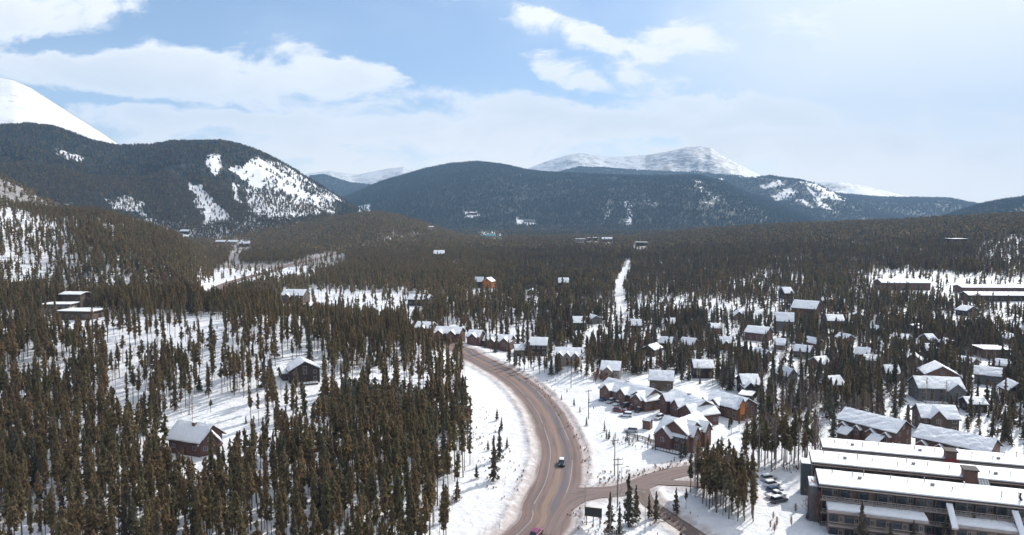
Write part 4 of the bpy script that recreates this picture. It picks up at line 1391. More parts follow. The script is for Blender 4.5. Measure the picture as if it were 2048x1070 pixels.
# ------------------------------------------------------------------ trees
def tri_mesh(name, V, F, mats, midx):
    me = bpy.data.meshes.new(name)
    me.from_pydata([tuple(p) for p in V], [], F)
    for m in mats: me.materials.append(m)
    me.polygons.foreach_set('material_index', np.array(midx, np.int32))
    me.update()
    return me


def trunk_geo(h, r0, lean=0.0, n=5, segs=3, r1=0.03):
    V = []; F = []
    for s in range(segs + 1):
        t = s / segs
        for k in range(n):
            a = 2 * math.pi * k / n
            r = r0 + (r1 - r0) * t
            V.append((math.cos(a) * r + lean * t * t, math.sin(a) * r, h * t - 0.6 * (1 - t)))
    for s in range(segs):
        for k in range(n):
            j = (k + 1) % n
            F.append((s * n + k, s * n + j, s * n + n + j, s * n + n + k))
    return V, F


def crown_geo(rs, h, start, width, n, size, shape, droop=0.35, core=True):
    V = []; F = []
    if core:                                    # dense inner core of small twigs
        m = 5
        i = len(V)
        for (t, k) in ((start + 0.03, 0.18), (start + (1 - start) * 0.35, 0.38), (0.97, 0.04)):
            for q in range(m):
                a = 2 * math.pi * q / m + t * 3
                V.append((math.cos(a) * width * k, math.sin(a) * width * k, h * t))
        for s in range(2):
            for q in range(m):
                j = (q + 1) % m
                F.append((i + s * m + q, i + s * m + j, i + s * m + m + j, i + s * m + m + q))
    gaps = [(rs.uniform(start, 1), rs.uniform(0, 6.28)) for _ in range(5)]
    for c in range(n):
        t = rs.random() ** (0.85 if shape == 'cone' else 1.0)
        if shape == 'cone':
            env = (1 - t) ** 0.9 + 0.03
        else:
            env = min(1.0, (t + 0.12) * 3.2) * (1 - t ** 2.2) ** 0.7 + 0.05
        lay = 0.8 + 0.35 * math.sin(t * h * 3.1 + c * 0.0)      # whorls
        a = rs.uniform(0, 2 * math.pi)
        zt = start + (1 - start) * t
        if any(abs(zt - g[0]) < 0.05 and math.cos(a - g[1]) > 0.4 for g in gaps):
            continue
        rr = width * env * lay * rs.uniform(0.35, 1.12)
        ca, sa = math.cos(a), math.sin(a)
        z = h * zt
        ln = size * rs.uniform(0.7, 1.5) * (0.55 + 0.6 * env)
        wd = ln * rs.uniform(0.45, 0.8)
        dz = -droop * ln * rs.uniform(0.2, 1.3)
        r0 = max(rr - ln * 0.55, 0.0); r1 = rr + ln * 0.45
        tw = rs.uniform(-0.35, 0.35) * ln
        i = len(V)
        V += [(ca * r0 - sa * wd * .5, sa * r0 + ca * wd * .5, z + tw * .5), (ca * r0 + sa * wd * .5, sa * r0 - ca * wd * .5, z - tw * .5),
              (ca * r1 + sa * wd * .22, sa * r1 - ca * wd * .22, z + dz - tw), (ca * r1 - sa * wd * .22, sa * r1 + ca * wd * .22, z + dz + tw)]
        F.append((i, i + 1, i + 2, i + 3))
        if c % 2 == 0:                           # a hanging spray
            V += [(ca * rr, sa * rr, z + .1 * ln), (ca * rr - sa * wd * .6, sa * rr + ca * wd * .6, z - ln * .5), (ca * r1, sa * r1, z - ln * .65)]
            F.append((i + 4, i + 5, i + 6))
    return V, F


def bare_geo(rs, h, n, width, start=0.25, upright=0.7, tw=0.035):
    V = []; F = []
    for c in range(n):
        t = start + (1 - start) * rs.random() * 0.92
        a = rs.uniform(0, 2 * math.pi)
        L = width * (1.15 - 0.75 * t) * rs.uniform(0.5, 1.2)
        p = Vector((0, 0, h * t))
        d = Vector((math.cos(a), math.sin(a), upright * rs.uniform(0.5, 1.6))).normalized()
        q = p + d * L
        s = Vector((-math.sin(a), math.cos(a), 0)) * tw * rs.uniform(0.7, 1.6)
        i = len(V)
        V += [p - s, p + s, q]
        F.append((i, i + 1, i + 2))
        for k in range(4):
            tt = rs.uniform(0.35, 1.0)
            b = p + (q - p) * tt
            e = b + Vector((rs.uniform(-1, 1), rs.uniform(-1, 1), rs.uniform(0.1, 1.3))) * L * 0.32
            i = len(V)
            w2 = Vector((rs.uniform(-1, 1), rs.uniform(-1, 1), 0)) * tw * 0.8
            V += [b - w2, b + w2, e]
            F.append((i, i + 1, i + 2))
    return V, F


VAR = {}        # key -> list of (trunk mesh, crown mesh, joined mesh)


def variants(key, n, make, tm, cm):
    out = []
    for k in range(n):
        rs = random.Random(hash_key(key) + k)
        (tv, tf), (cv, cf) = make(rs)
        t = tri_mesh(key + '_trunk', tv, tf, [tm], [0] * len(tf))
        c = tri_mesh(key + '_crown', cv, cf, [cm], [0] * len(cf))
        o = len(tv)
        j = tri_mesh(key, tv + cv, tf + [tuple(q + o for q in f) for f in cf], [tm, cm], [0] * len(tf) + [1] * len(cf))
        out.append((t, c, j))
    VAR[key] = out




# unit trees are 10 m tall
variants('pine', 10, lambda rs: (trunk_geo(9.7, 0.13, rs.uniform(-.25, .25)),
                               crown_geo(rs, 10, rs.uniform(.3, .55), rs.uniform(.6, .92), 820, .31, 'pine', .3)), M['bark'], M['pine'])
variants('spruce', 4, lambda rs: (trunk_geo(9.8, 0.14),
                                 crown_geo(rs, 10, rs.uniform(.04, .1), rs.uniform(1.15, 1.55), 760, .46, 'cone', .45)), M['bark'], M['spruce'])
variants('aspen', 3, lambda rs: (trunk_geo(9.5, 0.11, rs.uniform(-.4, .4)), bare_geo(rs, 10, 95, 2.4)), M['pale_bark'], M['twig'])
variants('pine_mid', 5, lambda rs: (trunk_geo(9.7, 0.15, rs.uniform(-.25, .25), 3, 1),
                                   crown_geo(rs, 10, rs.uniform(.18, .45), rs.uniform(.75, 1.05), 110, .85, 'pine', .35)), M['bark'], M['pine'])
variants('spruce_mid', 4, lambda rs: (trunk_geo(9.8, 0.16, 0, 3, 1),
                                     crown_geo(rs, 10, rs.uniform(.04, .12), rs.uniform(1.1, 1.5), 115, 1.0, 'cone', .5)), M['bark'], M['spruce'])
variants('aspen_mid', 3, lambda rs: (trunk_geo(9.5, 0.15, 0, 3, 1), bare_geo(rs, 10, 42, 2.3, tw=.06)), M['pale_bark'], M['twig'])
variants('pine_far', 4, lambda rs: (trunk_geo(5, 0.2, 0, 3, 1),
                                   crown_geo(rs, 10, rs.uniform(.15, .3), rs.uniform(1.2, 1.6), 13, 2.6, 'pine', .5)), M['bark'], M['pine'])
variants('spruce_far', 3, lambda rs: (trunk_geo(5, 0.2, 0, 3, 1),
                                     crown_geo(rs, 10, .08, rs.uniform(1.4, 1.9), 13, 2.7, 'cone', .6)), M['bark'], M['spruce'])
variants('fir_far', 3, lambda rs: (trunk_geo(5, 0.2, 0, 3, 1),
                                  crown_geo(rs, 10, .08, rs.uniform(1.3, 1.8), 15, 2.4, 'cone', .6)), M['bark'], M['fir'])
variants('aspen_far', 2, lambda rs: (trunk_geo(9, 0.25, 0, 3, 1), bare_geo(rs, 10, 12, 2.4, tw=.16)), M['pale_bark'], M['twig'])
variants('young', 3, lambda rs: (trunk_geo(9.5, 0.2), crown_geo(rs, 10, .06, 2.1, 240, 1.15, 'pine', .2)), M['bark'], M['young'])
variants('shrub', 3, lambda rs: (trunk_geo(4, 0.08), bare_geo(rs, 8, 190, 3.6, 0.0, 1.5, .085)), M['twig'], M['red_twig'])


def scatter_obj(name, pts, label, cat):
    """pts: list of (key, variant, x, y, z, height, width factor, rz)"""
    keys = sorted({(p[0], p[1]) for p in pts})
    kid = {k: i for i, k in enumerate(keys)}
    me = bpy.data.meshes.new(name)
    n = len(pts)
    co = np.array([(p[2], p[3], p[4]) for p in pts], np.float32)
    me.vertices.add(n); me.vertices.foreach_set('co', co.ravel())
    vi = np.array([kid[(p[0], p[1])] for p in pts], np.int32)
    sclv = np.array([(p[5] / 10 * p[6], p[5] / 10 * p[6], p[5] / 10) for p in pts], np.float32)
    rotv = np.zeros((n, 3), np.float32)
    rotv[:, :2] = rng.normal(0, .025, (n, 2)); rotv[:, 2] = [p[7] for p in pts]
    a = me.attributes.new('vi', 'INT', 'POINT'); a.data.foreach_set('value', vi)
    a = me.attributes.new('scl', 'FLOAT_VECTOR', 'POINT'); a.data.foreach_set('vector', sclv.ravel())
    a = me.attributes.new('rot', 'FLOAT_VECTOR', 'POINT'); a.data.foreach_set('vector', rotv.ravel())
    o = bpy.data.objects.new(name, me)
    col.objects.link(o)
    tag(o, label, cat, kind='stuff')
    ng = bpy.data.node_groups.new(name, 'GeometryNodeTree')
    ng.interface.new_socket('Geometry', in_out='INPUT', socket_type='NodeSocketGeometry')
    ng.interface.new_socket('Geometry', in_out='OUTPUT', socket_type='NodeSocketGeometry')
    gi = ng.nodes.new('NodeGroupInput'); go = ng.nodes.new('NodeGroupOutput')
    jn = ng.nodes.new('GeometryNodeJoinGeometry')

    def named(nm, typ):
        q = ng.nodes.new('GeometryNodeInputNamedAttribute'); q.data_type = typ
        q.inputs[0].default_value = nm
        return next(s for s in q.outputs if s.enabled and s.name == 'Attribute')
    nvi, nsc, nro = named('vi', 'INT'), named('scl', 'FLOAT_VECTOR'), named('rot', 'FLOAT_VECTOR')
    for k, i in kid.items():
        src = bpy.data.objects.new('tree_source', VAR[k[0]][k[1]][2])     # never linked to the scene: only its mesh is instanced
        oi = ng.nodes.new('GeometryNodeObjectInfo'); oi.inputs['Object'].default_value = src
        oi.inputs['As Instance'].default_value = True
        cmp_ = ng.nodes.new('FunctionNodeCompare'); cmp_.data_type = 'INT'; cmp_.operation = 'EQUAL'
        ins = [s for s in cmp_.inputs if s.type == 'INT']
        ng.links.new(nvi, ins[0]); ins[1].default_value = i
        ip = ng.nodes.new('GeometryNodeInstanceOnPoints')
        ng.links.new(gi.outputs[0], ip.inputs['Points'])
        ng.links.new(cmp_.outputs[0], ip.inputs['Selection'])
        ng.links.new(oi.outputs['Geometry'], ip.inputs['Instance'])
        ng.links.new(nro, ip.inputs['Rotation'])
        ng.links.new(nsc, ip.inputs['Scale'])
        ng.links.new(ip.outputs[0], jn.inputs[0])
    ng.links.new(jn.outputs[0], go.inputs[0])
    md = o.modifiers.new('trees', 'NODES'); md.node_group = ng
    return o


def lone_tree(name, key, var, x, y, h, wf, rz, label, cat, group=None, z=None):
    if z is None:
        z = float(HT(np.array([x]), np.array([y]))[0])
    e = empty(name, (x, y, z), rz)
    t, c, _ = VAR[key][var % len(VAR[key])]
    s = h / 10
    for nm, me in (('trunk', t), ('crown', c)):
        o = bpy.data.objects.new(nm, me)
        col.objects.link(o); o.parent = e; o.scale = (s * wf, s * wf, s)
    tag(e, label, cat, group)
    return e


BOXES = []       # (u0, v0, u1, v1, distance) seen areas of the buildings
FOOT = []        # footprints (cx, cy, radius)
for hb in HOUSE_FOOT:
    BOXES.append(hb['box'] + (hb['d'],))
    FOOT.append((hb['c'][0], hb['c'][1], hb['r']))


def gen_ring(r0, r1, sp, azm=R(40.5)):
    n = int(r1 * math.sin(azm) / sp) + 2
    gx, gy = np.meshgrid(np.arange(-n, n) * sp, np.arange(0, int(r1 / sp) + 2) * sp)
    x = gx.ravel() + rng.uniform(-.5, .5, gx.size) * sp * 1.05
    y = gy.ravel() + rng.uniform(-.5, .5, gx.size) * sp * 1.05
    r = np.hypot(x, y); a = np.arctan2(x, y)
    m = (r >= r0) & (r < r1) & (np.abs(a) < azm)
    return x[m], y[m]


near_pts, mid_pts, far_pts, mtn_pts = [], [], [], []
cand = []
for (r0, r1, sp, lod) in ((40, 520, 3.05, 0), (520, 1250, 4.0, 1), (1250, 2300, 5.8, 2), (2300, 3300, 8.5, 3), (3300, 5700, 13.0, 4), (5700, 8300, 21.0, 5)):
    x, y = gen_ring(r0, r1, sp)
    q_ = lattice(x, y)
    z, edge, lay = interp_grid(G_Z, q_), interp_grid(G_EDGE, q_), G_LAY[q_[3], q_[0]]
    ok = (edge > 2.5)
    ok &= ~np.isin(lay, [i for i, g in enumerate(RANGES) if g['n'] in (('left_peak', 'snow_peaks') if lod < 5 else ('left_peak', 'snow_peaks', 'left_mountain'))])
    x, y, z, lay = x[ok], y[ok], z[ok], lay[ok]
    r = np.hypot(x, y)
    h = rng.uniform(9.5, 16, x.shape) * (1 + 0.12 * fbm(x / 60, y / 60))
    h *= np.where(r > 900, 0.9, 1)
    u0_, v0_, _ = project(x, y, z)
    uu_ = u0_
    h *= 1 - 0.2 * ss(1100, 1350, uu_) * (r < 900)
    # chance: every part of the tree must be allowed where it is seen
    p = np.ones(x.shape)
    jit = 4.0 if lod < 2 else (2.5 if lod < 3 else 4.5)
    for t in ((0, .45, .85) if lod < 3 else (0, .6)):
        u, v, zc = project(x, y, z + h * t)
        p = np.minimum(p, tree_chance(u, v, r, jit))
        for (bu0, bv0, bu1, bv1, bd) in BOXES:
            q = (u > bu0) & (u < bu1) & (v > bv0) & (v < bv1) & (r < bd + 4)
            if q.any():
                p = np.where(q, np.minimum(p, 0.04 if t else 0.5), p)
    for (fx, fy, fr) in FOOT:
        p = np.where((x - fx) ** 2 + (y - fy) ** 2 < (fr) ** 2, 0, p)
    if lod == 5:          # open snow faces of the far ridge
        for poly in FAR_SNOW:
            p = np.where(in_poly(u0_ + rng.normal(0, 4, u0_.shape), v0_ + rng.normal(0, 2, u0_.shape), poly), 0.15, p)
    cl = fbm(x / 45 + 3, y / 45, 3)
    if lod >= 3:
        p = np.where(p < .7, p * np.clip(.9 + 2.2 * fbm(x / 70, y / 110, 3), 0.05, 3), p)
    rgt = ss(900, 1150, uu_)
    p = p * (np.clip(0.80 + 0.04 * rgt + 0.8 * cl + 1.1 * fbm(x / 16 + 7, y / 22, 2) * (0.5 + 0.5 * rgt), 0.08, 1.0) if lod < 2 else np.clip(0.85 + 0.5 * cl, 0.4, 1.0))
    k = rng.rand(len(x)) < p
    x, y, z, r, h, lay, p = x[k], y[k], z[k], r[k], h[k], lay[k], p[k]
    u, v, zc = project(x, y, z)
    sel = fbm(x / 70 + 31, y / 70, 3); q = rng.rand(len(x))
    right = ss(880, 1120, u)
    # species
    pa = np.where(sel > 0.30, 0.6, 0.10) * (0.2 + 0.8 * right)
    psp = 0.06 + 0.52 * right
    psp = np.where(lay >= 4, 0.85, psp)
    sp_ = np.where(q < pa, 2, np.where(q < pa + psp, 1, 0))
    sc_h = np.where(sp_ == 2, 0.72, np.where(sp_ == 1, 1.0, 1.0))
    wf = rng.uniform(0.75, 1.25, len(x)) * (1 + 0.12 * rgt[k]) * (0.88, 0.9, 1.1, 1.5, 1.9, 2.6)[lod]
    q = rng.rand(len(x))
    hh = h * sc_h * (1.0, 1.0, 1.0, 1.0, 1.15, 1.4)[lod]
    rz = rng.uniform(0, 6.28, len(x))
    nm = [['pine', 'spruce', 'aspen'], ['pine_mid', 'spruce_mid', 'aspen_mid']][min(lod, 1)] if lod < 2 else ['pine_far', 'spruce_far', 'aspen_far']
    vr = rng.randint(0, 1000, len(x))
    nms = [nm[s] if (s == 2 or lod < 3 or (lod == 3 and q[i] < .55)) else 'fir_far' for i, s in enumerate(sp_)]
    L = [(nms[i], vr[i] % len(VAR[nms[i]]), x[i], y[i], z[i], hh[i], wf[i], rz[i]) for i, s in enumerate(sp_)]
    if lod == 0:
        cand = L
        cand_uv = (u, v, project(x, y, z + hh)[1], r)
    elif lod == 1: mid_pts += L
    elif lod == 2: far_pts += L
    else: mtn_pts += L
    print('ring', lod, len(L))

# the largest three hundred of each kind near the viewer stand as objects of their own
cu, cvb, cvt, cr = cand_uv
size = 1 / cr
visible = (cu > -12) & (cu < 2060) & (cvt < 1066)
taken = set()


def region_label(kind, u, v, vt):
    if kind == 'pine':
        if u < 150: w_ = 'at the lower left edge of the picture'
        elif u < 330: w_ = 'in the stand left of the chalet'
        elif u < 480: w_ = 'directly in front of the white roofed chalet'
        elif u < 640: w_ = 'in the stand right of the chalet'
        elif u < 790: w_ = 'in the bottom stand below the grey green thicket'
        elif u < 1000: w_ = 'by the open snow left of the highway'
        else: w_ = 'in the woods right of the highway'
        return ('olive brown lodgepole pine ' + w_, 'lodgepole pines ' + w_)
    if kind == 'spruce':
        if u < 500: w_ = 'among the brown pines round the chalet'
        elif u < 1000: w_ = 'among the brown pines between chalet and highway'
        elif u < 1240: w_ = 'behind the left end of the red brown townhouses'
        elif u < 1480: w_ = 'behind the red brown townhouses'
        elif u < 1680: w_ = 'between the townhouses and the long apartment rows'
        elif u < 1860: w_ = 'in the woods above the long dormered townhouses'
        else: w_ = 'in the woods at the right edge above the apartment rows'
        return ('dark conical spruce ' + w_, 'spruces ' + w_)
    if u < 500: w_ = 'among the pines round the chalet'
    elif u < 1000: w_ = 'among the pines left of the highway'
    elif u < 1300: w_ = 'in the woods above the highway bend'
    elif u < 1660: w_ = 'in the woods behind the townhouses'
    else: w_ = 'in the cabin woods on the right'
    return ('leafless grey aspen ' + w_, 'bare aspens ' + w_)


for kind, nmax, nm, cat in (('pine', 195, 'pine_tree', 'pine tree'), ('spruce', 200, 'spruce_tree', 'spruce tree'), ('aspen', 110, 'aspen_tree', 'aspen tree')):
    ii = [i for i in range(len(cand)) if cand[i][0] == kind and visible[i]]
    ii.sort(key=lambda i: cr[i])
    for i in ii[:nmax]:
        taken.add(i)
        c = cand[i]
        lb, gr = region_label(kind, cu[i], cvb[i], cvt[i])
        lone_tree(nm, kind, c[1], c[2], c[3], c[5], c[6], c[7], lb, cat, gr, z=c[4])
near_pts = [c for i, c in enumerate(cand) if i not in taken]
# undergrowth: saplings and leafless bushes between the trees
for (r0, r1, sp, dst) in ((120, 520, 4.0, near_pts), (520, 1000, 4.6, mid_pts)):
    x, y = gen_ring(r0, r1, sp)
    q_ = lattice(x, y)
    z, edge, r = interp_grid(G_Z, q_), interp_grid(G_EDGE, q_), np.hypot(x, y)
    u, v, _ = project(x, y, z)
    h = rng.uniform(2.0, 6.5, x.shape)
    p = tree_chance(u, v, r, 5)
    p = np.minimum(p, tree_chance(u, project(x, y, z + h)[1], r, 5))
    p = np.where((p > 0) & (edge > 3), np.clip(p * 1.3, 0, 1), 0) * (0.25 + 0.25 * ss(950, 1150, u))
    for (bu0, bv0, bu1, bv1, bd) in BOXES:
        p = np.where((u > bu0) & (u < bu1) & (v > bv0) & (v < bv1) & (r < bd + 4), p * .3, p)
    for (fx, fy, fr) in FOOT:
        p = np.where((x - fx) ** 2 + (y - fy) ** 2 < fr ** 2, 0, p)
    k = np.nonzero(rng.rand(len(x)) < p)[0]
    m_ = '' if r1 < 600 else '_mid'
    for i in k:
        c = rng.rand()
        key = 'aspen' + m_ if c < .42 else ('spruce' + m_ if c < .8 else 'pine' + m_)
        dst.append((key, rng.randint(0, len(VAR[key])), x[i], y[i], z[i], h[i], rng.uniform(1.1, 1.7), rng.uniform(0, 6.28)))
print('near', len(near_pts), 'taken', len(taken))

# ------------------------------------------------------------------ forests as masses
scatter_obj('pine_and_spruce_wood', near_pts, 'snowy pine and spruce woods on both sides of the highway', 'forest')
scatter_obj('valley_forest', mid_pts, 'brown green conifer forest across the middle of the valley', 'forest')
scatter_obj('far_valley_forest', far_pts, 'dark conifer forest on the far valley floor and low ridges', 'forest')
scatter_obj('mountain_forest', mtn_pts, 'conifer forest covering the slopes of the far mountains', 'forest')


# ------------------------------------------------------------------ single trees and stands that the photograph picks out
rt = random.Random(11)


def tree_px(name, key, u, vbase, hpx, label, cat, group=None, wf=1.0):
    g = ground(u, vbase)
    d = math.hypot(g[0], g[1])
    h = hpx * d / FPX * 1.04
    return lone_tree(name, key, rt.randint(0, 6), g[0], g[1], h, wf * rt.uniform(.9, 1.1), rt.uniform(0, 6.28), label, cat, group, z=g[2])


for u, vb, hp, lb in (
        (1257, 1052, 106, 'tallest dark spruce beside the brown sign board'), (1220, 1068, 85, 'spruce at the left of the sign group, wires passing in front'),
        (1272, 1040, 70, 'brownish spruce just right of the tallest one by the sign'), (1298, 1036, 48, 'thin spruce by the muddy driveway'),
        (1312, 1046, 64, 'spruce leaning over the muddy driveway'), (1352, 1026, 50, 'neat dark blue spruce standing alone below the fork'),
        (1372, 1018, 42, 'short dark spruce touching the pine stand below the fork'), (1239, 1070, 60, 'low bushy spruce at the bottom edge by the wires'),
        (1722, 1085, 75, 'pointed dark spruce in front of the left apartment wing'), (1888, 1095, 58, 'broad spruce between the two apartment wings'),
        (1780, 1090, 42, 'short spruce under the left apartment wing'), (1946, 1090, 52, 'spruce in front of the right apartment wing'),
        (2036, 1092, 88, 'big dark spruce at the bottom right corner'), (1826, 1092, 46, 'spruce at the right end of the left apartment wing'),
        (1700, 1092, 30, 'small spruce left of the pointed one by the apartments'),
        (988, 962, 92, 'tallest lone spruce on the open snow left of the highway'), (999, 920, 66, 'slim spruce on the open snow just above the tallest one'),
        (976, 902, 22, 'small round spruce on the open snow left of the slim one'), (1014, 898, 24, 'small spruce on the open snow nearest the highway shoulder'),
        (953, 958, 30, 'stout young spruce at the left rim of the open snow'), (940, 930, 70, 'tall pine at the rim of the stand by the open snow'),
        (1003, 862, 28, 'thin spruce above the slim one on the open snow'), (994, 842, 26, 'thin little spruce highest on the open snow'),
        (1173, 852, 18, 'small dark spruce by the snow bank right of the highway'), (1123, 800, 12, 'little spruce on the snow bank near the bend'),
        (1148, 812, 17, 'little spruce second on the snow bank right of the highway'), (1134, 784, 8, 'tiny sapling on top of the snow bank'),
        (1178, 812, 16, 'small pine by the utility pole on the snow bank'), (1187, 824, 12, 'tiny pine just right of the snow bank pole'),
        (1160, 824, 12, 'tiny sapling left of the dark spruce on the snow bank'),
        (1462, 870, 52, 'dark bare stemmed pine left of the orange gable in the townhouse yard'), (1478, 860, 34, 'dark pine in front of the orange gable'),
        (1490, 856, 34, 'dark pine right below the orange gable'), (1458, 872, 36, 'small pine at the left of the townhouse yard pines'),
        (1370, 915, 40, 'dark spruce at the corner of the front townhouse'), (1362, 917, 30, 'short spruce left of the front townhouse corner one')):
    key = 'pine' if ' pine' in lb else 'spruce'
    tree_px('pine_tree' if key == 'pine' else 'spruce_tree', key, u, vb, hp, lb, key + ' tree', wf=1.0 if hp > 30 else 1.15)
for k in range(16):
    u = 1205 + rt.uniform(0, 110); v = 866 + (u - 1205) * .28 + rt.uniform(-4, 22)
    tree_px('sapling', 'spruce' if k % 3 else 'pine', u, v, rt.uniform(12, 24), 'thin young conifer in the snow field before the front townhouse', 'sapling', 'saplings in the townhouse snow field', wf=.8)


def stand(n, poly, hpx, label, group, keyfn, name='pine_tree', cat='pine tree', wf=1.0, mind=2.2):
    pts = []
    us = [p[0] for p in poly]; vs = [p[1] for p in poly]
    tries = 0
    while len(pts) < n and tries < n * 40:
        tries += 1
        u = rt.uniform(min(us), max(us)); v = rt.uniform(min(vs), max(vs))
        if not in_poly(np.array([u]), np.array([v]), poly)[0]: continue
        g = ground(u, v)
        if any((g[0] - q[0]) ** 2 + (g[1] - q[1]) ** 2 < mind ** 2 for q in pts): continue
        pts.append(g)
        d = math.hypot(g[0], g[1])
        h = hpx * rt.uniform(.8, 1.15) * d / FPX
        key = keyfn()
        nm = {'pine': 'pine_tree', 'spruce': 'spruce_tree', 'aspen': 'aspen_tree', 'young': 'young_pine', 'shrub': 'bare_shrub'}[key]
        ct = {'pine': 'pine tree', 'spruce': 'spruce tree', 'aspen': 'aspen tree', 'young': 'young pine', 'shrub': 'shrub'}[key]
        lb = label if key != 'aspen' else label.replace('pine', 'aspen').replace('bare stemmed ', 'leafless ')
        lone_tree(nm, key, rt.randint(0, 6), g[0], g[1], h, wf * rt.uniform(.85, 1.15), rt.uniform(0, 6.28), lb, ct, group if key != 'aspen' else group + ', leafless', z=g[2])


stand(84, [(1378, 985), (1400, 968), (1470, 975), (1505, 1000), (1515, 1050), (1470, 1045), (1420, 1020)], 92, 'bare stemmed pine of the stand between side road and car park', 'pines between side road and car park', lambda: 'pine' if rt.random() < .86 else 'aspen', mind=1.6)
stand(42, [(1482, 925), (1540, 915), (1640, 910), (1640, 935), (1560, 945), (1490, 945)], 92, 'tall bare stemmed pine behind the car park near the apartment rows', 'pines behind the car park', lambda: 'pine' if rt.random() < .75 else 'aspen', mind=1.9)
stand(6, [(1530, 1030), (1600, 1020), (1600, 1068), (1530, 1068)], 20, 'low brush at the bottom of the apartment car park', 'brush by the car park', lambda: 'shrub', wf=.9, mind=2)
stand(3, [(1618, 1036), (1640, 1036), (1640, 1052), (1618, 1052)], 80, 'tall reddish leafless shrub at the left end of the apartment row', 'reddish shrubs by the apartment end', lambda: 'shrub', wf=.8, mind=.6)
stand(110, [(640, 800), (700, 785), (780, 783), (850, 805), (900, 850), (895, 872), (830, 872), (760, 850), (700, 840), (650, 835)], 38, 'grey green young pine in the thicket on the knoll', 'young pines of the grey green thicket', lambda: 'young', mind=2.0)
stand(34, [(1010, 728), (1100, 735), (1180, 748), (1200, 762), (1120, 756), (1040, 742)], 34, 'brown green pine of the hedge like row above the highway', 'pines of the row above the highway', lambda: 'pine' if rt.random() < .6 else 'spruce', mind=2.6, wf=1.2)
stand(18, [(1190, 748), (1235, 750), (1235, 764), (1190, 764)], 22, 'reddish leafless shrub behind the snow bank', 'shrubs behind the snow bank', lambda: 'shrub', mind=2)
stand(9, [(1290, 878), (1316, 872), (1318, 890), (1295, 894)], 13, 'reddish shrub at the left corner of the front townhouse', 'shrubs by the front townhouse', lambda: 'shrub', mind=1.5)
stand(16, [(1640, 700), (1900, 720), (1900, 850), (1660, 815)], 44, 'leafless brownish aspen between the cabins on the right', 'aspens between the right cabins', lambda: 'aspen', mind=5)

# low brush poking through the snow (nobody could count it)
bp = []
for poly, n in (([(1190, 945), (1290, 940), (1380, 905), (1385, 925), (1300, 950), (1200, 972)], 90), ([(930, 800), (960, 800), (1060, 960), (1000, 975), (950, 960)], 70),
                ([(1060, 775), (1110, 790), (1180, 900), (1190, 975), (1165, 930), (1140, 860)], 60), ([(1000, 745), (1120, 755), (1130, 790), (1060, 775)], 30),
                ([(960, 965), (1040, 970), (1030, 1000), (1000, 1000)], 10), ([(1130, 1020), (1250, 1005), (1400, 1030), (1400, 1075), (1130, 1080)], 70),
                ([(1540, 925), (1620, 930), (1615, 948), (1540, 945)], 40), ([(1200, 860), (1320, 890), (1300, 910), (1200, 880)], 30)):
    us = [p[0] for p in poly]; vs = [p[1] for p in poly]
    while n > 0:
        u = rt.uniform(min(us), max(us)); v = rt.uniform(min(vs), max(vs))
        if not in_poly(np.array([u]), np.array([v]), poly)[0]: continue
        g = ground(u, v); n -= 1
        bp.append(('shrub', rt.randint(0, 2), g[0], g[1], g[2], rt.uniform(.35, .9), rt.uniform(1.2, 2.2), rt.uniform(0, 6.28)))
scatter_obj('low_brush', bp, 'low reddish brush poking through the roadside snow', 'brush')


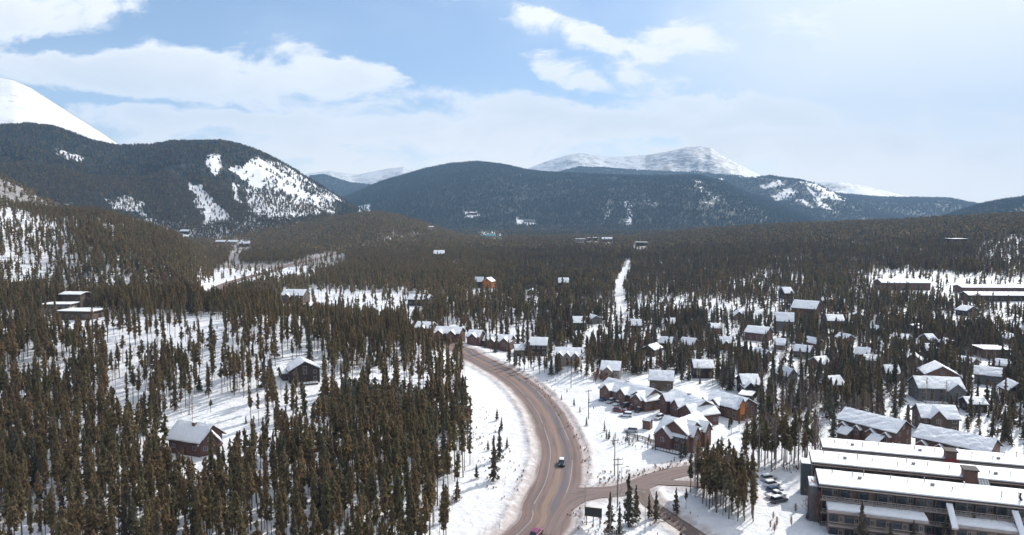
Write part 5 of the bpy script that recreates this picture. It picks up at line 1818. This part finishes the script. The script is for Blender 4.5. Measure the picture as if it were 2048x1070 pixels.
# ------------------------------------------------------------------ vehicles
def vehicle(label, x, y, rz, paint, z=None, snow=False, kind='suv', group=None, name=None):
    if z is None: z = float(HT(np.array([x]), np.array([y]))[0])
    e = empty('pickup_truck' if kind == 'pickup' else 'parked_car' if name is None else name, (x, y, z), rz)
    tag(e, label, 'car' if kind != 'pickup' else 'pickup truck', group)
    L, W = (4.7, 1.85) if kind != 'pickup' else (5.6, 1.95)
    b = MB()
    prof = [(-L / 2, .38), (L / 2, .38), (L / 2 + .02, .62), (L / 2 - .08, .86), (L / 2 - 1.15, 1.0), (-L / 2 + .1, 1.02), (-L / 2, .8)]
    n = len(prof)
    for yy, ins in ((-W / 2, .06), (-W / 2 + .14, 0), (W / 2 - .14, 0), (W / 2, .06)):
        for (px_, pz) in prof:
            b.v.append((px_ * (1 - ins * .4), yy, pz - (ins if pz > .7 else 0)))
    for s in range(3):
        for k in range(n):
            j = (k + 1) % n
            b.f.append((s * n + k, s * n + j, (s + 1) * n + j, (s + 1) * n + k))
    b.f.append(tuple(range(n - 1, -1, -1))); b.f.append(tuple(range(3 * n, 4 * n)))
    body = b.build('body', M['car_' + paint], e)
    xr0, xr1 = (-L / 2 + .25, L / 2 - 1.25) if kind != 'pickup' else (-.7, L / 2 - 1.35)
    g = MB(); wi = W / 2 - .1; wt = W / 2 - .28
    g.hexa([(xr0, -wi, 1.0), (xr1, -wi, 1.0), (xr1, wi, 1.0), (xr0, wi, 1.0)], [(xr0 + .25, -wt, 1.55), (xr1 - .75, -wt, 1.55), (xr1 - .75, wt, 1.55), (xr0 + .25, wt, 1.55)])
    g.build('windows', M['glass'], body)
    r = MB().hexa([(xr0 + .22, -wt - .03, 1.55), (xr1 - .72, -wt - .03, 1.55), (xr1 - .72, wt + .03, 1.55), (xr0 + .22, wt + .03, 1.55)],
                  [(xr0 + .32, -wt + .08, 1.66), (xr1 - .85, -wt + .08, 1.66), (xr1 - .85, wt - .08, 1.66), (xr0 + .32, wt - .08, 1.66)]).build('car_roof', M['car_' + paint], body)
    if snow:
        MB().slab((xr0 + .25, -wt, 1.66), (xr1 - .8, -wt, 1.66), (xr1 - .8, wt, 1.66), (xr0 + .25, wt, 1.66), .16, 4, 3, .03).build('roof_snow', M['roof_snow'], r)
    for xx in (-L / 2 + .95, L / 2 - .9):
        for yy in (-W / 2 + .08, W / 2 - .08):
            w = put('wheel', ('wheel',), lambda mb: mb.tube((0, -.13, 0), (0, .13, 0), .36, .36, 14), M['tyre'], e, (xx, yy, .36))
            put('rim', ('rim_',), lambda mb: mb.tube((0, -.15, 0), (0, .15, 0), .2, .2, 8), M['rim'], w, (0, 0, 0))
    for yy in (-W / 2 + .3, W / 2 - .3):
        put('headlight', ('hl',), lambda mb: mb.box(-.03, -.18, -.08, .03, .18, .08), M['lamp_glass'], body, (L / 2 - .0, yy, .72))
        put('tail_light', ('tl',), lambda mb: mb.box(-.03, -.1, -.12, .03, .1, .12), M['tail'], body, (-L / 2 + .0, yy, .78))
    return e


def on_road(i, off):
    C = HW['c']; t = C[i + 1] - C[i]; t /= np.linalg.norm(t)
    nn = np.array([t[1], -t[0]])
    p = C[i] + nn * off
    return p, math.atan2(t[1], t[0]), HW['z'][i] + .02


def near_idx(u, v):
    p = flat_pt(u, v); d = ((HW['c'] - np.array(p)) ** 2).sum(1)
    return int(d.argmin())


i1 = near_idx(1122, 930); p_, rz_, z_ = on_road(i1, 0.3)
vehicle('white roofed dark suv driving towards the viewer down the middle of the highway', p_[0], p_[1], rz_ + math.pi, 'black', z_, snow=False, name='driving_car')
car_top = [o for o in bpy.data.objects if o.name.startswith('car_roof')][-1]
car_top.data.materials[0] = M['car_white']
i2 = near_idx(1088, 1066); p_, rz_, z_ = on_road(i2, .9)
vehicle('magenta red car at the bottom edge of the highway', p_[0], p_[1], rz_, 'magenta', z_, name='driving_car')
for (u, v, rz, pt, lb, kd) in (
        (1537, 960, 20, 'silver', 'snow dusted silver car parked highest in the apartment car park row', 'suv'), (1544, 972, 22, 'white', 'white car second in the apartment car park row', 'suv'),
        (1549, 984, 22, 'blue', 'dark blue car third in the apartment car park row', 'suv'), (1552, 994, 22, 'white', 'white pickup fourth in the apartment car park row', 'pickup'),
        (1557, 1004, 22, 'charcoal', 'charcoal car parked lowest in the apartment car park row', 'suv'),
        (1622, 1034, 60, 'black', 'black car at the left foot of the apartment wing', 'suv'),
        (1262, 864, 170, 'silver', 'silver car alone on the snow left of the brown shed', 'suv'), (1252, 833, 170, 'white', 'white car in the snowy yard behind the silver one', 'suv'),
        (1238, 824, -30, 'red', 'dull red car in the snowy yard below the dormered townhouses', 'suv')):
    g = ground(u, v)
    vehicle(lb, g[0], g[1], R(rz), pt, g[2], snow=(pt in ('silver', 'charcoal', 'white')), kind=kd)
cl_ = ['blue', 'silver', 'white', 'charcoal', 'red', 'black']
ordn = ['first', 'second', 'third', 'fourth', 'fifth', 'sixth']
for k in range(6):
    t = k / 5
    g = ground(1208 + 70 * t, 801 + 22 * t)
    vehicle('%s car %s from the left in the shaded row before the dormered townhouses' % (cl_[k], ordn[k]), g[0], g[1], R(-135 + rt.uniform(-4, 4)), cl_[k], g[2], snow=True)
for k in range(3):
    g = ground(1318 + 16 * k, 838 + 5 * k)
    vehicle('%s car %s from the left in the blue shade beside the middle townhouse' % (cl_[(k * 2 + 1) % 6], ordn[k]), g[0], g[1], R(-130), cl_[(k * 2 + 1) % 6], g[2], snow=True)

# ------------------------------------------------------------------ sign board, poles, wires
g = ground(1170, 1048)
sb = empty('roadside_sign', (g[0], g[1], g[2]), R(-16))
tag(sb, 'wide dark sign board on posts seen from behind beside the road junction', 'sign')
MB().box(-.1, -.08, 2.1, 3.9, .08, 4.0).build('board', M['sign_back'], sb)
MB().box(-.18, -.12, 2.0, 3.98, -.085, 2.12).build('lower_rail', M['trim'], sb)
MB().box(-.18, -.12, 3.98, 3.98, .12, 4.1).build('upper_rail', M['trim'], sb)
for x in (.35, 1.9, 3.45):
    put('post', ('signpost',), lambda mb: mb.box(-.09, .085, -.8, .09, .25, 3.9), M['trim'], sb, (x, 0, 0))


def utility_pole(label, u, v, h, arm_rz, arms=1, z=None):
    g = ground(u, v)
    e = empty('utility_pole', (g[0], g[1], g[2]), arm_rz)
    tag(e, label, 'utility pole')
    MB().tube((0, 0, -1), (0, 0, h), .17, .11, 8).build('pole', M['pole'], e)
    tips = []
    for a in range(arms):
        zz = h - .5 - a * 1.3
        c = MB().box(-1.3, -.07, zz - .06, 1.3, .07, zz + .08).build('cross_arm', M['pole'], e)
        for x in (-1.15, -.45, .45, 1.15):
            put('insulator', ('ins',), lambda mb: mb.tube((0, 0, 0), (0, 0, .22), .06, .04), M['concrete'], c, (x, 0, zz + .08))
            if a == 0:
                cs, sn = math.cos(arm_rz), math.sin(arm_rz)
                tips.append(Vector((g[0] + cs * x, g[1] + sn * x, g[2] + zz + .3)))
    return e, tips


P1 = utility_pole('utility pole on the snow bank right of the highway bend', 1177, 838, 10.5, R(20), 1)
P2 = utility_pole('tall utility pole in the snow field above the side road', 1229, 952, 10.5, R(15), 1)
P3 = utility_pole('utility pole with two cross arms below the side road', 1235, 1014, 12.5, R(15), 2)
P0_ = utility_pole('farthest utility pole above the snow bank', 1142, 776, 9.0, R(20), 1)
MB().tube((.16, 0, 7.2), (.16, 0, 8.1), .22, .22, 8).build('transformer', M['metal'], P3[0])
P4g = np.array([13.5, 96.0]); P4z = float(HT(P4g[:1], P4g[1:])[0])
P4t = [Vector((P4g[0] + math.cos(R(15)) * x, P4g[1] + math.sin(R(15)) * x, P4z + 12)) for x in (-1.15, -.45, .45, 1.15)]
e4 = empty('utility_pole', (P4g[0], P4g[1], P4z), R(15)); tag(e4, 'nearest utility pole where the wires leave the picture', 'utility pole')
MB().tube((0, 0, -1), (0, 0, 12.3), .17, .11, 8).build('pole', M['pole'], e4)
MB().box(-1.3, -.07, 11.6, 1.3, .07, 11.75).build('cross_arm', M['pole'], e4)
sides = ['left outer', 'left inner', 'right inner', 'right outer']


def span(A, B, what):
    for k in range(4):
        pts = []
        for s in range(17):
            t = s / 16
            p = A[k] * (1 - t) + B[k] * t
            p.z -= 4 * t * (1 - t) * (A[k] - B[k]).length * .012
            pts.append(p)
        mb = MB()
        for s in range(16):
            mb.tube(pts[s], pts[s + 1], .024, .024, 4)
        o = mb.build('power_line', M['wire'])
        tag(o, '%s power line of the span %s' % (sides[k], what), 'power line', 'power lines along the highway')


span(P0_[1], P1[1], 'over the snow bank')
span(P1[1], P2[1], 'over the snow field by the townhouses')
span(P2[1], P3[1], 'crossing the side road')
span(P3[1], P4t, 'running down to the bottom edge')


def lamp_post(label, u, v, h, rz):
    g = ground(u, v)
    e = empty('street_lamp', (g[0], g[1], g[2]), rz)
    tag(e, label, 'street lamp')
    MB().tube((0, 0, -.5), (0, 0, h), .10, .07, 8).build('post', M['metal'], e)
    a = MB().tube((0, 0, h), (1.5, 0, h + .25), .05, .04, 6).build('arm', M['metal'], e)
    MB().hexa([(1.3, -.13, h + .12), (2.0, -.13, h + .17), (2.0, .13, h + .17), (1.3, .13, h + .12)], [(1.3, -.1, h + .3), (2.0, -.06, h + .3), (2.0, .06, h + .3), (1.3, .1, h + .3)]).build('lamp_head', M['metal'], a)


lamp_post('slim street lamp at the junction corner beside the sign board', 1170, 1046, 9.0, R(175))
lamp_post('street lamp on the snow beyond the side road', 1243, 984, 6.5, R(10))
lamp_post('street lamp beside the muddy driveway', 1290, 1066, 9.5, R(170))


def fence(label, pix, h, mat):
    pts = [ground(u, v) for u, v in pix]
    e = empty('wooden_fence', tuple(pts[0]), 0)
    tag(e, label, 'fence')
    o = Vector(pts[0])
    for a, b in zip(pts[:-1], pts[1:]):
        a, b = Vector(a), Vector(b); L = (b - a).length; n = max(2, int(L / 2.2))
        dx = (b - a).normalized(); sd2 = Vector((-dx.y, dx.x, 0)) * .04
        for k in range(n + 1):
            p = a.lerp(b, k / n) - o
            put('post', ('fp', mat, h), lambda mb: mb.box(-.07, -.07, -.6, .07, .07, h), M[mat], e, tuple(p))
        for z in (.35, .75, h - .2):
            mb = MB(); a1, b1 = a - o, b - o
            mb.hexa([a1 - sd2 + Vector((0, 0, z)), b1 - sd2 + Vector((0, 0, z)), b1 + sd2 + Vector((0, 0, z)), a1 + sd2 + Vector((0, 0, z))],
                    [a1 - sd2 + Vector((0, 0, z + .22)), b1 - sd2 + Vector((0, 0, z + .22)), b1 + sd2 + Vector((0, 0, z + .22)), a1 + sd2 + Vector((0, 0, z + .22))])
            mb.build('rail', M[mat], e)


fence('brown rail fence along the snow field left of the front townhouse', [(1253, 873), (1285, 880), (1312, 890)], 1.3, 'brown')
fence('pale board fence behind the dormered townhouse row', [(1304, 776), (1330, 784), (1362, 793)], 1.7, 'beige')
# delineator posts along the shoulders
for k, (i_, side) in enumerate([(j, s) for j in range(near_idx(1075, 1060), near_idx(950, 722), 17) for s in (-1, 1)]):
    p, rz, z = on_road(i_, side * 8.2)
    zz = float(HT(np.array([p[0]]), np.array([p[1]]))[0])
    o = put('marker_post', ('marker',), lambda mb: mb.box(-.05, -.03, -.5, .05, .03, 1.3), M['trim'], None, (p[0], p[1], zz), rz)
    tag(o, 'slim marker post in the ploughed snow %s of the highway' % ('left' if side < 0 else 'right'), 'marker post', 'marker posts %s of the highway' % ('left' if side < 0 else 'right'))

# ------------------------------------------------------------------ haze
hz = MB().box(-13200, -12900, -30, 13200, 13000, 2100).build('haze', M['roof'])
hz.data.materials.clear()
hm = bpy.data.materials.new('haze'); hm.use_nodes = True
w = NT(hm.node_tree)
o_ = w.n('ShaderNodeOutputMaterial')
pv = w.n('ShaderNodeVolumePrincipled')
pv.inputs['Color'].default_value = (0.40, 0.64, 0.95, 1)
pv.inputs['Density'].default_value = HAZE
pv.inputs['Anisotropy'].default_value = 0.0
w.l(pv.outputs[0], o_.inputs['Volume'])
hz.data.materials.append(hm)
tag(hz, 'thin bluish winter haze filling the valley air', 'haze', kind='stuff')
